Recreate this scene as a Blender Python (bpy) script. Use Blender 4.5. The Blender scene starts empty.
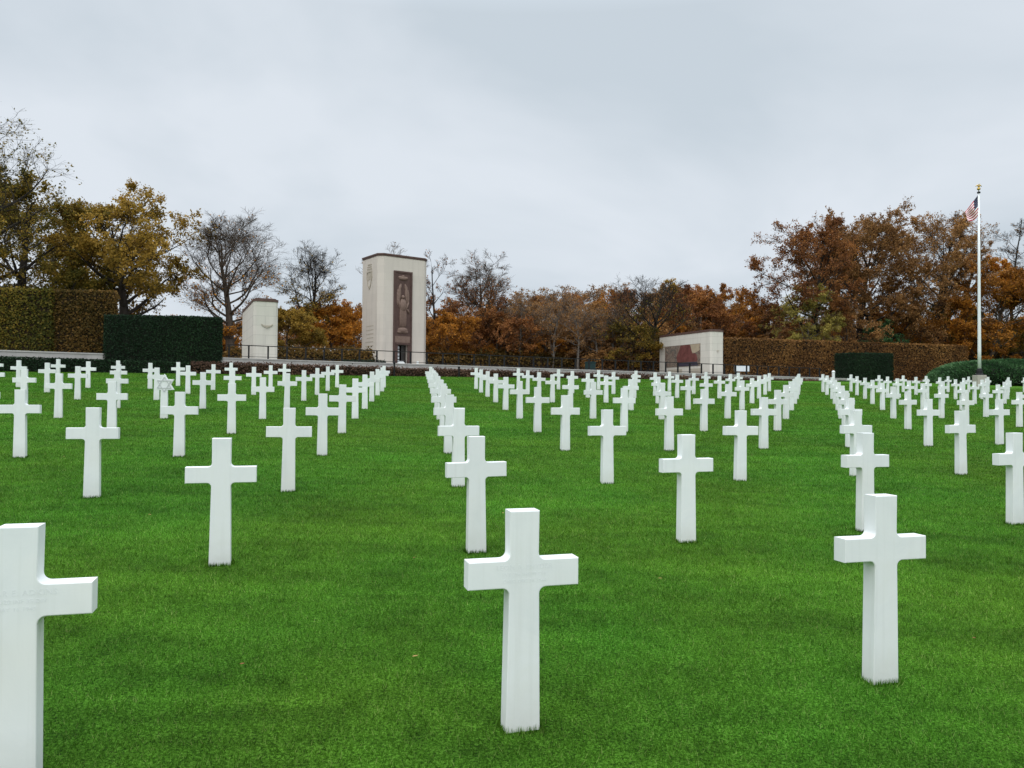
import bpy, math, random
import numpy as np
from mathutils import Vector, Matrix

random.seed(7)
RNG = np.random.default_rng(7)
scene = bpy.context.scene
COL = scene.collection
R = math.radians

# ------------------------------------------------------------------ camera
F = 770.0
H = 1.667                       # eye height over the lawn at the viewer's feet
PITCH, ROLL = R(1.1), R(0.45)
FWD = np.array([0, math.cos(PITCH), math.sin(PITCH)])
UP0 = np.array([0, -math.sin(PITCH), math.cos(PITCH)])
RT0 = np.array([1.0, 0, 0])
RT = RT0 * math.cos(ROLL) + UP0 * math.sin(ROLL)
UP = -RT0 * math.sin(ROLL) + UP0 * math.cos(ROLL)
cam = bpy.data.cameras.new('camera')
cam.sensor_width = 36.0
cam.lens = 36.0 * F / 1024
cam.clip_start = 0.1
cam.clip_end = 5000
camo = bpy.data.objects.new('camera', cam)
COL.objects.link(camo)
m = Matrix.Identity(4)
for r in range(3):
    m[r][0], m[r][1], m[r][2] = RT[r], UP[r], -FWD[r]
m[2][3] = H
camo.matrix_world = m
scene.camera = camo

# the lawn is one gentle slope that climbs away from the viewer
GA, GB = -0.018159, 0.058849
def gz(x, y):
    return GA * x + GB * y

def ray(px, py):
    return (px - 512) / F * RT + (384 - py) / F * UP + FWD

def at_y(px, py, Y):
    d = ray(px, py)
    return np.array([0, 0, H]) + d * (Y / d[1])

def proj(p):
    d = np.asarray(p, float) - np.array([0, 0, H])
    return 512 + F * (d @ RT) / (d @ FWD), 384 - F * (d @ UP) / (d @ FWD)

def px_ground(px, py):
    d = ray(px, py)
    t = -H / (d[2] - GA * d[0] - GB * d[1])
    return np.array([0, 0, H]) + d * t

# terrace front line: s runs along it to the right, t runs away from the lawn
TU = np.array([0.912, 0.410]); TU /= np.linalg.norm(TU)
TN = np.array([-TU[1], TU[0]])
T0 = np.array([0.0, 53.26])
def tp(s, t):
    return T0 + s * TU + t * TN
def s_of(px, t, py=365):
    d = ray(px, py); k = d[0] / d[1]
    b = T0 + t * TN
    return (k * b[1] - b[0]) / (TU[0] - k * TU[1])
def z_of(px, py, s, t):
    return at_y(px, py, tp(s, t)[1])[2]
TANG = math.atan2(TU[1], TU[0])
_sa, _sb = s_of(50, 1, 352), s_of(800, 1, 377)
_za, _zb = z_of(50, 351.6, _sa, 1), z_of(800, 376.8, _sb, 1)
def tz(s):                       # height of the wall's top
    return _za + (_zb - _za) * (s - _sa) / (_sb - _sa)

# ------------------------------------------------------------------ helpers
def tag(o, label=None, cat=None, group=None, kind=None):
    if label: o['label'] = label
    if cat: o['category'] = cat
    if group: o['group'] = group
    if kind: o['kind'] = kind
    return o

def empty(name, loc, rz=0.0):
    o = bpy.data.objects.new(name, None)
    o.location = [float(v) for v in loc]
    o.rotation_euler = (0, 0, rz)
    o.empty_display_size = 0.2
    COL.objects.link(o)
    return o

def link(name, me, parent=None, loc=None, rz=0.0):
    o = bpy.data.objects.new(name, me)
    if parent is not None: o.parent = parent
    if loc is not None: o.location = [float(v) for v in loc]
    o.rotation_euler = (0, 0, rz)
    COL.objects.link(o)
    return o

def np_mesh(name, verts, faces, mat, attr=None, smooth=False):
    """verts (N,3), faces (M,k) one size of face."""
    verts = np.asarray(verts, np.float32); faces = np.asarray(faces, np.int32)
    me = bpy.data.meshes.new(name)
    me.vertices.add(len(verts)); me.vertices.foreach_set('co', verts.ravel())
    k = faces.shape[1]
    me.loops.add(faces.size); me.loops.foreach_set('vertex_index', faces.ravel())
    me.polygons.add(len(faces))
    me.polygons.foreach_set('loop_start', np.arange(0, faces.size, k, dtype=np.int32))
    me.polygons.foreach_set('loop_total', np.full(len(faces), k, np.int32))
    if smooth: me.polygons.foreach_set('use_smooth', np.ones(len(faces), bool))
    for a, v in (attr or {}).items():
        at = me.attributes.new(a, 'FLOAT', 'FACE')
        at.data.foreach_set('value', np.asarray(v, np.float32))
    me.update(calc_edges=True)
    for mm in (mat if isinstance(mat, (list, tuple)) else [mat]):
        me.materials.append(mm)
    return me

class MB:
    def __init__(self): self.v = []; self.f = []; self.mi = []
    def add(self, vs, fs, mi=0):
        b = len(self.v); self.v += [tuple(float(c) for c in q) for q in vs]
        self.f += [tuple(b + i for i in q) for q in fs]; self.mi += [mi] * len(fs)
        return self
    def box(self, x0, x1, y0, y1, z0, z1, mi=0):
        vs = [(x0,y0,z0),(x1,y0,z0),(x1,y1,z0),(x0,y1,z0),(x0,y0,z1),(x1,y0,z1),(x1,y1,z1),(x0,y1,z1)]
        return self.add(vs, [(0,3,2,1),(4,5,6,7),(0,1,5,4),(1,2,6,5),(2,3,7,6),(3,0,4,7)], mi)
    def prism(self, poly, z0, z1, mi=0, top=None):
        n = len(poly); top = top or poly
        vs = [(p[0],p[1],z0) for p in poly] + [(p[0],p[1],z1) for p in top]
        fs = [tuple(range(n-1,-1,-1)), tuple(range(n,2*n))] + [(i,(i+1)%n,n+(i+1)%n,n+i) for i in range(n)]
        return self.add(vs, fs, mi)
    def lathe(self, prof, n=20, mi=0, c=(0,0)):
        vs = []; fs = []
        for r, z in prof:
            for k in range(n):
                a = 2*math.pi*k/n; vs.append((c[0]+r*math.cos(a), c[1]+r*math.sin(a), z))
        for i in range(len(prof)-1):
            for k in range(n):
                k2 = (k+1) % n
                fs.append((i*n+k, i*n+k2, (i+1)*n+k2, (i+1)*n+k))
        fs.append(tuple(range(n-1,-1,-1))); fs.append(tuple((len(prof)-1)*n+k for k in range(n)))
        return self.add(vs, fs, mi)
    def tube(self, pts, rad, n=8, mi=0):
        pts = [Vector(p) for p in pts]; vs = []; fs = []
        for i, p in enumerate(pts):
            d = (pts[min(i+1,len(pts)-1)] - pts[max(i-1,0)]).normalized()
            a = Vector((0,0,1)) if abs(d.z) < .9 else Vector((1,0,0))
            u = d.cross(a).normalized(); w = d.cross(u)
            r = rad[i] if isinstance(rad, (list,tuple)) else rad
            for k in range(n):
                t = 2*math.pi*k/n; vs.append(p + u*r*math.cos(t) + w*r*math.sin(t))
        for i in range(len(pts)-1):
            for k in range(n):
                k2=(k+1)%n; fs.append((i*n+k,i*n+k2,(i+1)*n+k2,(i+1)*n+k))
        fs.append(tuple(range(n-1,-1,-1))); fs.append(tuple((len(pts)-1)*n+k for k in range(n)))
        return self.add(vs, fs, mi)
    def mesh(self, name, mats, bevel=0.0, smooth=False):
        me = bpy.data.meshes.new(name)
        me.from_pydata(self.v, [], self.f)
        for mm in (mats if isinstance(mats, (list,tuple)) else [mats]): me.materials.append(mm)
        me.polygons.foreach_set('material_index', self.mi)
        if bevel:
            import bmesh
            bm = bmesh.new(); bm.from_mesh(me)
            es = [e for e in bm.edges if len(e.link_faces) == 2 and e.calc_face_angle(0) > 0.6]
            bmesh.ops.bevel(bm, geom=es, offset=bevel, segments=2, profile=0.5, affect='EDGES')
            bm.to_mesh(me); bm.free()
        if smooth: me.polygons.foreach_set('use_smooth', [True]*len(me.polygons))
        me.update()
        return me
    def build(self, name, mats, parent=None, loc=None, rz=0.0, **k):
        return link(name, self.mesh(name, mats, **k), parent, loc, rz)

# ------------------------------------------------------------------ materials
class NT:
    def __init__(self, name):
        self.m = bpy.data.materials.new(name); self.m.use_nodes = True
        self.t = self.m.node_tree; self.t.nodes.clear()
        self.out = self.t.nodes.new('ShaderNodeOutputMaterial')
    def n(self, typ, **kw):
        nd = self.t.nodes.new(typ)
        for k, v in kw.items():
            if k in nd.inputs: nd.inputs[k].default_value = v
            else: setattr(nd, k, v)
        return nd
    def l(self, a, b): self.t.links.new(a, b)
    def ramp(self, fac, stops, interp='LINEAR'):
        r = self.n('ShaderNodeValToRGB'); e = r.color_ramp.elements
        r.color_ramp.interpolation = interp
        while len(e) < len(stops): e.new(0.5)
        for i, (p, c) in enumerate(stops):
            e[i].position = p; e[i].color = (*c, 1) if len(c) == 3 else c
        self.l(fac, r.inputs[0]); return r.outputs[0]
    def noise(self, scale, detail=4, rough=.55, vec=None, dist=0.0):
        nd = self.n('ShaderNodeTexNoise'); nd.inputs['Scale'].default_value = scale
        nd.inputs['Detail'].default_value = detail; nd.inputs['Roughness'].default_value = rough
        nd.inputs['Distortion'].default_value = dist
        if vec is not None: self.l(vec, nd.inputs['Vector'])
        return nd.outputs['Fac']
    def obj(self): return self.n('ShaderNodeTexCoord').outputs['Object']
    def pos(self): return self.n('ShaderNodeNewGeometry').outputs['Position']
    def mix(self, fac, a, b, mode='MIX'):
        nd = self.n('ShaderNodeMix', data_type='RGBA', blend_type=mode)
        for s, v in ((0, fac), (6, a), (7, b)):
            if hasattr(v, 'links'): self.l(v, nd.inputs[s])
            else: nd.inputs[s].default_value = v if s == 0 else (*v, 1)
        return nd.outputs[2]
    def math(self, op, a, b=0.0, c=None):
        nd = self.n('ShaderNodeMath', operation=op)
        for i, v in enumerate((a, b) if c is None else (a, b, c)):
            if hasattr(v, 'links'): self.l(v, nd.inputs[i])
            else: nd.inputs[i].default_value = v
        return nd.outputs[0]
    def surf(self, color, rough=.7, bump=None, bstr=.3, bdist=.01, spec=.3, metal=0.0, transl=0.0):
        p = self.n('ShaderNodeBsdfPrincipled')
        p.inputs['Roughness'].default_value = rough
        p.inputs['Specular IOR Level'].default_value = spec
        p.inputs['Metallic'].default_value = metal
        if hasattr(color, 'links'): self.l(color, p.inputs['Base Color'])
        else: p.inputs['Base Color'].default_value = (*color, 1)
        if bump is not None:
            b = self.n('ShaderNodeBump'); b.inputs['Strength'].default_value = bstr
            b.inputs['Distance'].default_value = bdist
            self.l(bump, b.inputs['Height']); self.l(b.outputs[0], p.inputs['Normal'])
        o = p.outputs[0]
        if transl:
            t = self.n('ShaderNodeBsdfTranslucent')
            if hasattr(color, 'links'): self.l(color, t.inputs['Color'])
            else: t.inputs['Color'].default_value = (*color, 1)
            mx = self.n('ShaderNodeMixShader'); mx.inputs[0].default_value = transl
            self.l(o, mx.inputs[1]); self.l(t.outputs[0], mx.inputs[2]); o = mx.outputs[0]
        self.l(o, self.out.inputs[0])
        return self.m

def leaf_mat(name, stops, transl=.3, rough=.7):
    t = NT(name)
    a = t.n('ShaderNodeAttribute', attribute_name='v')
    c = t.ramp(a.outputs['Fac'], stops)
    return t.surf(c, rough, spec=.15, transl=transl)

def noise_mat(name, c1, c2, scale, rough=.8, bump=.3, detail=5, spec=.25, metal=0, bscale=None):
    t = NT(name); v = t.obj(); n = t.noise(scale, detail, .6, v)
    c = t.ramp(n, [(.3, c1), (.7, c2)])
    b = t.noise(bscale or scale*6, 4, .6, v)
    return t.surf(c, rough, b, bump, .01, spec, metal)

M = {}
def marble():
    t = NT('white_marble'); v = t.obj()
    info = t.n('ShaderNodeObjectInfo')
    off = t.n('ShaderNodeVectorMath', operation='MULTIPLY_ADD')
    cmb = t.n('ShaderNodeCombineXYZ'); 
    r20 = t.math('MULTIPLY', info.outputs['Random'], 37.0)
    for i in range(3): t.l(r20, cmb.inputs[i])
    off.inputs[1].default_value = (1,1,1); t.l(v, off.inputs[0]); t.l(cmb.outputs[0], off.inputs[2])
    p = off.outputs[0]
    n1 = t.noise(3.2, 5, .6, p, .6)
    base = t.ramp(n1, [(.3, (.76,.78,.78)), (.55, (.82,.83,.825)), (.75, (.79,.80,.775))])
    # soft weathering, stronger towards the foot, different on each stone
    sep = t.n('ShaderNodeSeparateXYZ'); t.l(v, sep.inputs[0])
    foot = t.n('ShaderNodeMapRange'); t.l(sep.outputs[2], foot.inputs[0])
    foot.inputs[1].default_value = .22; foot.inputs[2].default_value = 0.0
    foot.inputs[3].default_value = 0; foot.inputs[4].default_value = 1
    n2 = t.noise(9, 5, .65, p)
    dirt = t.math('MULTIPLY', t.math('MULTIPLY', foot.outputs[0], n2), .75)
    c = t.mix(dirt, base, (.52,.52,.44))
    n3 = t.noise(1.3, 3, .5, p)
    st = t.n('ShaderNodeMapRange'); t.l(n3, st.inputs[0]); st.inputs[1].default_value=.55; st.inputs[2].default_value=.75
    st.inputs[3].default_value = 0; st.inputs[4].default_value = .35
    c = t.mix(st.outputs[0], c, (.76,.74,.66))
    mps = t.n('ShaderNodeMapping'); mps.inputs['Scale'].default_value = (26, 26, 1.1); t.l(p, mps.inputs[0])
    sk = t.n('ShaderNodeMapRange'); t.l(t.noise(1.0, 4, .6, mps.outputs[0]), sk.inputs[0]); sk.inputs[1].default_value=.52; sk.inputs[2].default_value=.78
    sk.inputs[3].default_value = 0; sk.inputs[4].default_value = .30
    c = t.mix(sk.outputs[0], c, (.62,.63,.60))
    tone = t.math('MULTIPLY_ADD', info.outputs['Random'], .10, .93)
    hs = t.n('ShaderNodeHueSaturation'); t.l(c, hs.inputs['Color']); t.l(tone, hs.inputs['Value'])
    nb = t.noise(90, 4, .6, p)
    return t.surf(hs.outputs[0], .5, nb, .08, .003, .35)
M['marble'] = marble()
M['engraving'] = noise_mat('engraving', (.72,.74,.74), (.77,.785,.785), 60, .7, .1)

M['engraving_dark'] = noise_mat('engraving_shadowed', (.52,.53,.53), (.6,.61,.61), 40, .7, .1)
def lawn_tone(t, v, c):
    """large and small sods: lighter, darker, yellower, bluer; stretched along the mowing"""
    n = t.noise(.55, 4, .6, v, .5); n2 = t.noise(4.5, 5, .7, v)
    mp = t.n('ShaderNodeMapping'); mp.inputs['Scale'].default_value = (.30, 1.9, 1); mp.inputs['Rotation'].default_value = (0,0,-.3); t.l(v, mp.inputs[0])
    n3 = t.noise(1.0, 5, .65, mp.outputs[0], .6)
    sm = t.math('ADD', t.math('MULTIPLY', n, .28), t.math('MULTIPLY_ADD', n2, .36, t.math('MULTIPLY', n3, .36)))
    k = t.n('ShaderNodeMapRange'); t.l(sm, k.inputs[0]); k.inputs[1].default_value=.38; k.inputs[2].default_value=.62
    k.inputs[3].default_value=.60; k.inputs[4].default_value=1.42
    n4 = t.noise(.30, 4, .55, v)
    hue = t.n('ShaderNodeMapRange'); t.l(n4, hue.inputs[0]); hue.inputs[1].default_value=.38; hue.inputs[2].default_value=.62
    hue.inputs[3].default_value=.490; hue.inputs[4].default_value=.508
    hs = t.n('ShaderNodeHueSaturation'); t.l(c, hs.inputs['Color']); t.l(k.outputs[0], hs.inputs['Value']); t.l(hue.outputs[0], hs.inputs['Hue'])
    return hs.outputs[0]
def lawn_mat():
    t = NT('lawn_turf'); v = t.pos()
    n2 = t.noise(75, 4, .8, v); 
    c = t.ramp(n2, [(.38, (.008,.028,.002)), (.5, (.040,.124,.006)), (.62, (.104,.255,.028))])
    b = t.noise(110, 4, .8, v)
    return t.surf(lawn_tone(t, v, c), .9, b, .7, .02, .06)
M['lawn'] = lawn_mat()

def blade_mat():
    t = NT('grass_blades'); v = t.pos()
    a = t.n('ShaderNodeAttribute', attribute_name='v')
    c = t.ramp(a.outputs['Fac'], [(0, (.018,.058,.003)), (.5, (.065,.185,.011)), (.85, (.136,.305,.036)), (1, (.27,.37,.10))])
    return t.surf(lawn_tone(t, v, c), .6, spec=.08, transl=.35)
M['blade'] = blade_mat()

def stone(name, c1, c2, bx=1.0, bz=.6, joint=.12, streak=.3):
    """ashlar: faint block joints, weather streaks"""
    t = NT(name); v = t.obj()
    br = t.n('ShaderNodeTexBrick'); 
    sep = t.n('ShaderNodeSeparateXYZ'); t.l(v, sep.inputs[0])
    cmb = t.n('ShaderNodeCombineXYZ'); t.l(t.math('ADD', sep.outputs[0], sep.outputs[1]), cmb.inputs[0]); t.l(sep.outputs[2], cmb.inputs[1])
    t.l(cmb.outputs[0], br.inputs['Vector'])
    br.inputs['Scale'].default_value = 1; br.inputs['Brick Width'].default_value = bx; br.inputs['Row Height'].default_value = bz
    br.inputs['Mortar Size'].default_value = .012; br.inputs['Mortar Smooth'].default_value = .2
    br.inputs['Color1'].default_value = (*c1, 1); br.inputs['Color2'].default_value = (*c2, 1)
    br.inputs['Mortar'].default_value = (*[x*(1-joint*3) for x in c1], 1)
    n = t.noise(1.6, 6, .65, v)
    mp = t.n('ShaderNodeMapping'); mp.inputs['Scale'].default_value = (2.5, 2.5, .22); t.l(v, mp.inputs[0])
    ns = t.noise(1.0, 5, .6, mp.outputs[0])
    f = t.n('ShaderNodeMapRange'); t.l(ns, f.inputs[0]); f.inputs[1].default_value=.5; f.inputs[2].default_value=.75
    f.inputs[3].default_value=0; f.inputs[4].default_value=streak
    c = t.mix(f.outputs[0], br.outputs['Color'], tuple(x*.62 for x in c2))
    c = t.mix(t.math('MULTIPLY', n, .25), c, tuple(x*.85 for x in c1))
    return t.surf(c, .85, t.noise(20, 5, .6, v), .25, .01, .2)
M['limestone'] = stone('pale_limestone', (.62,.56,.49), (.58,.525,.46), 1.3, .62, .03, .35)
M['pylon_stone'] = stone('pylon_limestone', (.64,.60,.53), (.60,.57,.50), 1.5, .62, .10, .3)
M['wall_stone'] = stone('wall_stone', (.46,.44,.41), (.42,.40,.38), 1.8, 2.0, .08, .5)
M['copper'] = noise_mat('brown_copper', (.075,.040,.030), (.12,.065,.05), 3, .5, .1, spec=.4)
M['granite'] = noise_mat('red_granite', (.072,.042,.035), (.105,.062,.052), 4, .6, .2)
M['relief'] = noise_mat('relief_granite', (.16,.105,.082), (.22,.15,.12), 6, .65, .25)
M['bronze'] = noise_mat('door_bronze', (.02,.018,.016), (.045,.038,.032), 5, .45, .1, spec=.5)
M['dark'] = noise_mat('interior_shade', (.006,.006,.006), (.01,.01,.01), 3, .9, 0)
M['iron'] = noise_mat('dark_iron', (.010,.010,.011), (.02,.019,.019), 9, .6, .1, spec=.2)
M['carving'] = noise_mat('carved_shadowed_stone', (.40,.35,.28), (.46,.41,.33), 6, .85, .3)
M['paving'] = noise_mat('terrace_paving', (.28,.27,.25), (.36,.35,.32), 1.2, .85, .2)
M['pole_paint'] = noise_mat('white_pole_paint', (.74,.76,.78), (.80,.81,.82), 3, .35, .03, spec=.5)
M['gold'] = noise_mat('gilded', (.55,.36,.10), (.65,.45,.15), 8, .35, .05, metal=.8)
M['pedestal'] = noise_mat('pedestal_stone', (.36,.33,.29), (.46,.42,.37), 5, .85, .3)
M['board'] = noise_mat('white_board', (.62,.66,.68), (.72,.75,.76), 6, .4, .02)
M['green_box'] = noise_mat('dark_green_plastic', (.006,.022,.022), (.012,.034,.032), 4, .5, .05)
def bark(name, a, b):
    t = NT(name); v = t.obj()
    mp = t.n('ShaderNodeMapping'); mp.inputs['Scale'].default_value = (5,5,1.2); t.l(v, mp.inputs[0])
    n = t.noise(1.5, 6, .7, mp.outputs[0])
    return t.surf(t.ramp(n, [(.3,a),(.7,b)]), .95, n, .6, .04, .1)
M['bark_dark'] = bark('dark_bark', (.022,.018,.015), (.055,.046,.038))
M['bark_grey'] = bark('grey_bark', (.11,.096,.083), (.21,.184,.158))
M['bark_brown'] = bark('brown_bark', (.055,.041,.032), (.125,.095,.072))
LP = {
 'gold': [(0,(.05,.040,.008)), (.35,(.14,.088,.014)), (.7,(.23,.14,.025)), (1,(.33,.21,.045))],
 'olive': [(0,(.028,.030,.006)), (.4,(.080,.062,.010)), (.75,(.16,.098,.015)), (1,(.22,.14,.03))],
 'orange': [(0,(.07,.028,.005)), (.4,(.17,.070,.010)), (.75,(.26,.115,.016)), (1,(.32,.17,.03))],
 'rust': [(0,(.045,.017,.007)), (.4,(.105,.042,.014)), (.75,(.165,.072,.021)), (1,(.23,.11,.03))],
 'brown': [(0,(.040,.020,.008)), (.4,(.095,.048,.017)), (.75,(.15,.078,.026)), (1,(.21,.12,.04))],
 'yellow': [(0,(.07,.06,.014)), (.4,(.15,.125,.028)), (.75,(.23,.185,.045)), (1,(.30,.25,.07))],
 'green': [(0,(.006,.018,.006)), (.5,(.016,.040,.013)), (1,(.032,.070,.022))],
 'yew': [(0,(.0035,.009,.004)), (.6,(.008,.019,.008)), (1,(.016,.034,.013))],
 'juniper': [(0,(.012,.028,.012)), (.5,(.028,.058,.024)), (1,(.062,.105,.050))],
 'beech_l': [(0,(.028,.024,.007)), (.4,(.065,.042,.010)), (.8,(.13,.070,.018)), (1,(.17,.10,.03))],
 'beech_r': [(0,(.034,.017,.007)), (.4,(.080,.039,.013)), (.8,(.135,.071,.022)), (1,(.18,.10,.03))],
 'barberry': [(0,(.018,.012,.009)), (.5,(.045,.026,.018)), (1,(.09,.05,.03))],
}
LBOOST = {'yew': 1.9, 'green': 2.2, 'juniper': 3.6, 'beech_l': 1.5, 'beech_r': 2.7, 'brown': 3.1, 'barberry': 2.8, 'rust': 2.6, 'gold': 2.0, 'olive': 2.2, 'yellow': 2.2}
for k, st in LP.items():
    M['leaf_'+k] = leaf_mat(k+'_leaves', [(p_, tuple(min(1, x*LBOOST.get(k, 2.8)) for x in c_)) for p_, c_ in st], .38 if k not in ('yew','juniper','green') else .12)
M['core_dark'] = noise_mat('hedge_core', (.006,.008,.005), (.012,.014,.008), 3, .95, .2)
M['core_brown'] = noise_mat('hedge_core_brown', (.014,.009,.005), (.03,.018,.008), 3, .95, .2)
M['litter'] = noise_mat('leaf_litter', (.035,.022,.010), (.085,.050,.020), .7, .95, .4)
M['fallen'] = noise_mat('fallen_leaf_tan', (.28,.17,.05), (.38,.25,.09), 20, .7, .1)
M['fallen_red'] = noise_mat('fallen_leaf_red', (.16,.06,.02), (.22,.09,.03), 20, .7, .1)

# ------------------------------------------------------------------ world and sun
w = bpy.data.worlds.new('World'); scene.world = w; w.use_nodes = True
nt = w.node_tree; nt.nodes.clear()
SUN_EL, SUN_AZ = R(58), R(200)   # high, veiled, behind the viewer
def wn(t): return nt.nodes.new(t)
sky = wn('ShaderNodeTexSky'); sky.sky_type = 'NISHITA'; sky.sun_disc = False
sky.sun_elevation = SUN_EL; sky.sun_rotation = SUN_AZ; sky.air_density = 1.0; sky.dust_density = 3.0
tc = wn('ShaderNodeTexCoord')
sepw = wn('ShaderNodeSeparateXYZ'); nt.links.new(tc.outputs['Generated'], sepw.inputs[0])
# project the direction onto a flat cloud deck
add = wn('ShaderNodeMath'); add.operation = 'ADD'; add.inputs[1].default_value = .22
mx = wn('ShaderNodeMath'); mx.operation = 'MAXIMUM'; mx.inputs[1].default_value = 0.0
nt.links.new(sepw.outputs[2], mx.inputs[0]); nt.links.new(mx.outputs[0], add.inputs[0])
dv = wn('ShaderNodeVectorMath'); dv.operation = 'DIVIDE'
cb = wn('ShaderNodeCombineXYZ')
for i in range(3): nt.links.new(add.outputs[0], cb.inputs[i])
nt.links.new(tc.outputs['Generated'], dv.inputs[0]); nt.links.new(cb.outputs[0], dv.inputs[1])
nz = wn('ShaderNodeTexNoise'); nz.inputs['Scale'].default_value = .85; nz.inputs['Detail'].default_value = 5
nz.inputs['Roughness'].default_value = .5; nz.inputs['Distortion'].default_value = .4
mpw = wn('ShaderNodeMapping'); mpw.inputs['Location'].default_value = (3.1, 1.7, 0)
nt.links.new(dv.outputs[0], mpw.inputs[0]); nt.links.new(mpw.outputs[0], nz.inputs['Vector'])
rp = wn('ShaderNodeValToRGB'); e = rp.color_ramp.elements
e[0].position = .40; e[0].color = (.54,.606,.665,1); e[1].position = .61; e[1].color = (.685,.735,.792,1)
nt.links.new(nz.outputs['Fac'], rp.inputs[0])
# an overcast sky is brighter overhead than at the horizon
zr = wn('ShaderNodeMapRange'); zr.inputs[1].default_value = .45; zr.inputs[2].default_value = 1.0
zr.inputs[3].default_value = 10.7; zr.inputs[4].default_value = 38.0
nt.links.new(sepw.outputs[2], zr.inputs[0])
ml = wn('ShaderNodeVectorMath'); ml.operation = 'SCALE'
nt.links.new(rp.outputs[0], ml.inputs[0]); nt.links.new(zr.outputs[0], ml.inputs['Scale'])
mxw = wn('ShaderNodeMix'); mxw.data_type = 'RGBA'; mxw.inputs[0].default_value = .94
nt.links.new(sky.outputs[0], mxw.inputs[6]); nt.links.new(ml.outputs[0], mxw.inputs[7])
bg = wn('ShaderNodeBackground'); bg.inputs[1].default_value = 0.1
nt.links.new(mxw.outputs[2], bg.inputs[0])
ow = wn('ShaderNodeOutputWorld'); nt.links.new(bg.outputs[0], ow.inputs[0])

sl = bpy.data.lights.new('sun', 'SUN'); sl.energy = 1.5; sl.angle = R(70); sl.color = (1.0, .975, .94)
so = bpy.data.objects.new('sun', sl); COL.objects.link(so)
# direction towards the sun; Nishita measures its rotation clockwise from +Y
sd = Vector((math.sin(SUN_AZ)*math.cos(SUN_EL), math.cos(SUN_AZ)*math.cos(SUN_EL), math.sin(SUN_EL)))
so.rotation_euler = sd.to_track_quat('Z', 'Y').to_euler()
so.location = (0, -5, 30)

vs = scene.view_settings
vs.view_transform = 'Standard'; vs.look = 'None'; vs.gamma = 1; vs.exposure = 0.07
scene.cycles.max_bounces = 6; scene.cycles.diffuse_bounces = 3; scene.cycles.transparent_max_bounces = 4
scene.cycles.use_denoising = True
scene.cycles.sample_clamp_indirect = 4

# ------------------------------------------------------------------ ground
gx = [-1500, -140, 140, 1500]; gy = [-60, 130, 1500]
gv = []; gf = []
for yy in gy:
    for xx in gx:
        gv.append((xx, yy, gz(max(-140, min(140, xx)), min(130, yy))))
for a in range(len(gy)-1):
    for b in range(len(gx)-1):
        q = a*4+b; gf.append((q, q+1, q+5, q+4))
tag(MB().add(gv, gf).build('lawn', M['lawn']), kind='structure')
# woodland floor behind the terrace: leaf litter over the same slope
sL, sR = s_of(-160, 3), s_of(905, 3)
wf = MB(); q = []
for (s_, t_) in ((sL-40, 2.0), (sR+3, 2.0), (sR+70, 2.0), (sR+70, 70), (sL-60, 70)):
    p = tp(s_, t_); q.append((p[0], p[1], gz(p[0], p[1]) + .012))
tag(wf.add(q, [tuple(range(5))]).build('woodland_floor', M['litter']), kind='structure')

# ------------------------------------------------------------------ grass
def grass():
    N = 1650000
    u = RNG.random(N)
    a, b = 1.6, 58.0; ex = .32
    Y = (u * (b**ex - a**ex) + a**ex) ** (1/ex)
    X = (RNG.random(N)*2-1) * (0.72*Y + 2.2)
    keep = Y < (53.0 + .4495*X)
    # clipped clear of the foot of each near stone
    for (i, j), g in stones.items():
        if j > 5: continue
        a_ = facing(i, j); dx, dy = X-g[0], Y-g[1]
        lx = dx*math.cos(a_)+dy*math.sin(a_); ly = -dx*math.sin(a_)+dy*math.cos(a_)
        keep &= ~((np.abs(lx) < .080) & (np.abs(ly) < .046))
    X, Y = X[keep], Y[keep]; N = len(X)
    wd = .0024 * np.maximum(1, Y/3.0)**.90 * (.7+.6*RNG.random(N))
    ht = (.013 + .017*RNG.random(N)**1.5) * (1 + .012*Y)
    ang = RNG.random(N)*np.pi*2
    lean = ht*(.25+.75*RNG.random(N)); la = RNG.random(N)*np.pi*2
    # the mower leaves longer blades against each near stone
    ex_ = []
    for (i, j), g in stones.items():
        if j > 4: continue
        n_ = 320 if j < 2 else 160
        a_ = facing(i, j); q = RNG.random(n_)*2-1; o_ = RNG.random(n_)*.022+.003
        side = RNG.integers(0, 6, n_)
        lx = np.where(side < 4, q*.09, np.where(side == 4, -1, 1)*(.079+o_)); ly = np.where(side < 2, -(.045+o_), np.where(side < 4, (.045+o_), q*.055))
        ex_.append(np.stack([g[0]+lx*math.cos(a_)-ly*math.sin(a_), g[1]+lx*math.sin(a_)+ly*math.cos(a_)], 1))
    ex_ = np.concatenate(ex_); m_ = len(ex_)
    X = np.concatenate([X, ex_[:,0]]); Y = np.concatenate([Y, ex_[:,1]])
    wd = np.concatenate([wd, .003*np.maximum(1, ex_[:,1]/3)**.9*(.7+.5*RNG.random(m_))])
    ht = np.concatenate([ht, .018+.022*RNG.random(m_)])
    ang = np.concatenate([ang, RNG.random(m_)*6.28]); la = np.concatenate([la, RNG.random(m_)*6.28]); lean = np.concatenate([lean, .012*RNG.random(m_)])
    N = len(X)
    z = gz(X, Y)
    ax, ay = np.cos(ang)*wd*.5, np.sin(ang)*wd*.5
    v = np.empty((N,3,3), np.float32)
    v[:,0] = np.stack([X-ax, Y-ay, z-.004],1); v[:,1] = np.stack([X+ax, Y+ay, z-.004],1)
    v[:,2] = np.stack([X+np.cos(la)*lean, Y+np.sin(la)*lean, z+ht],1)
    f = np.arange(N*3, dtype=np.int32).reshape(N,3)
    val = np.clip(RNG.normal(.47,.30,N),0,1)
    tag(link('grass', np_mesh('grass', v.reshape(-1,3), f, M['blade'], {'v': val})), kind='stuff')

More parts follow.
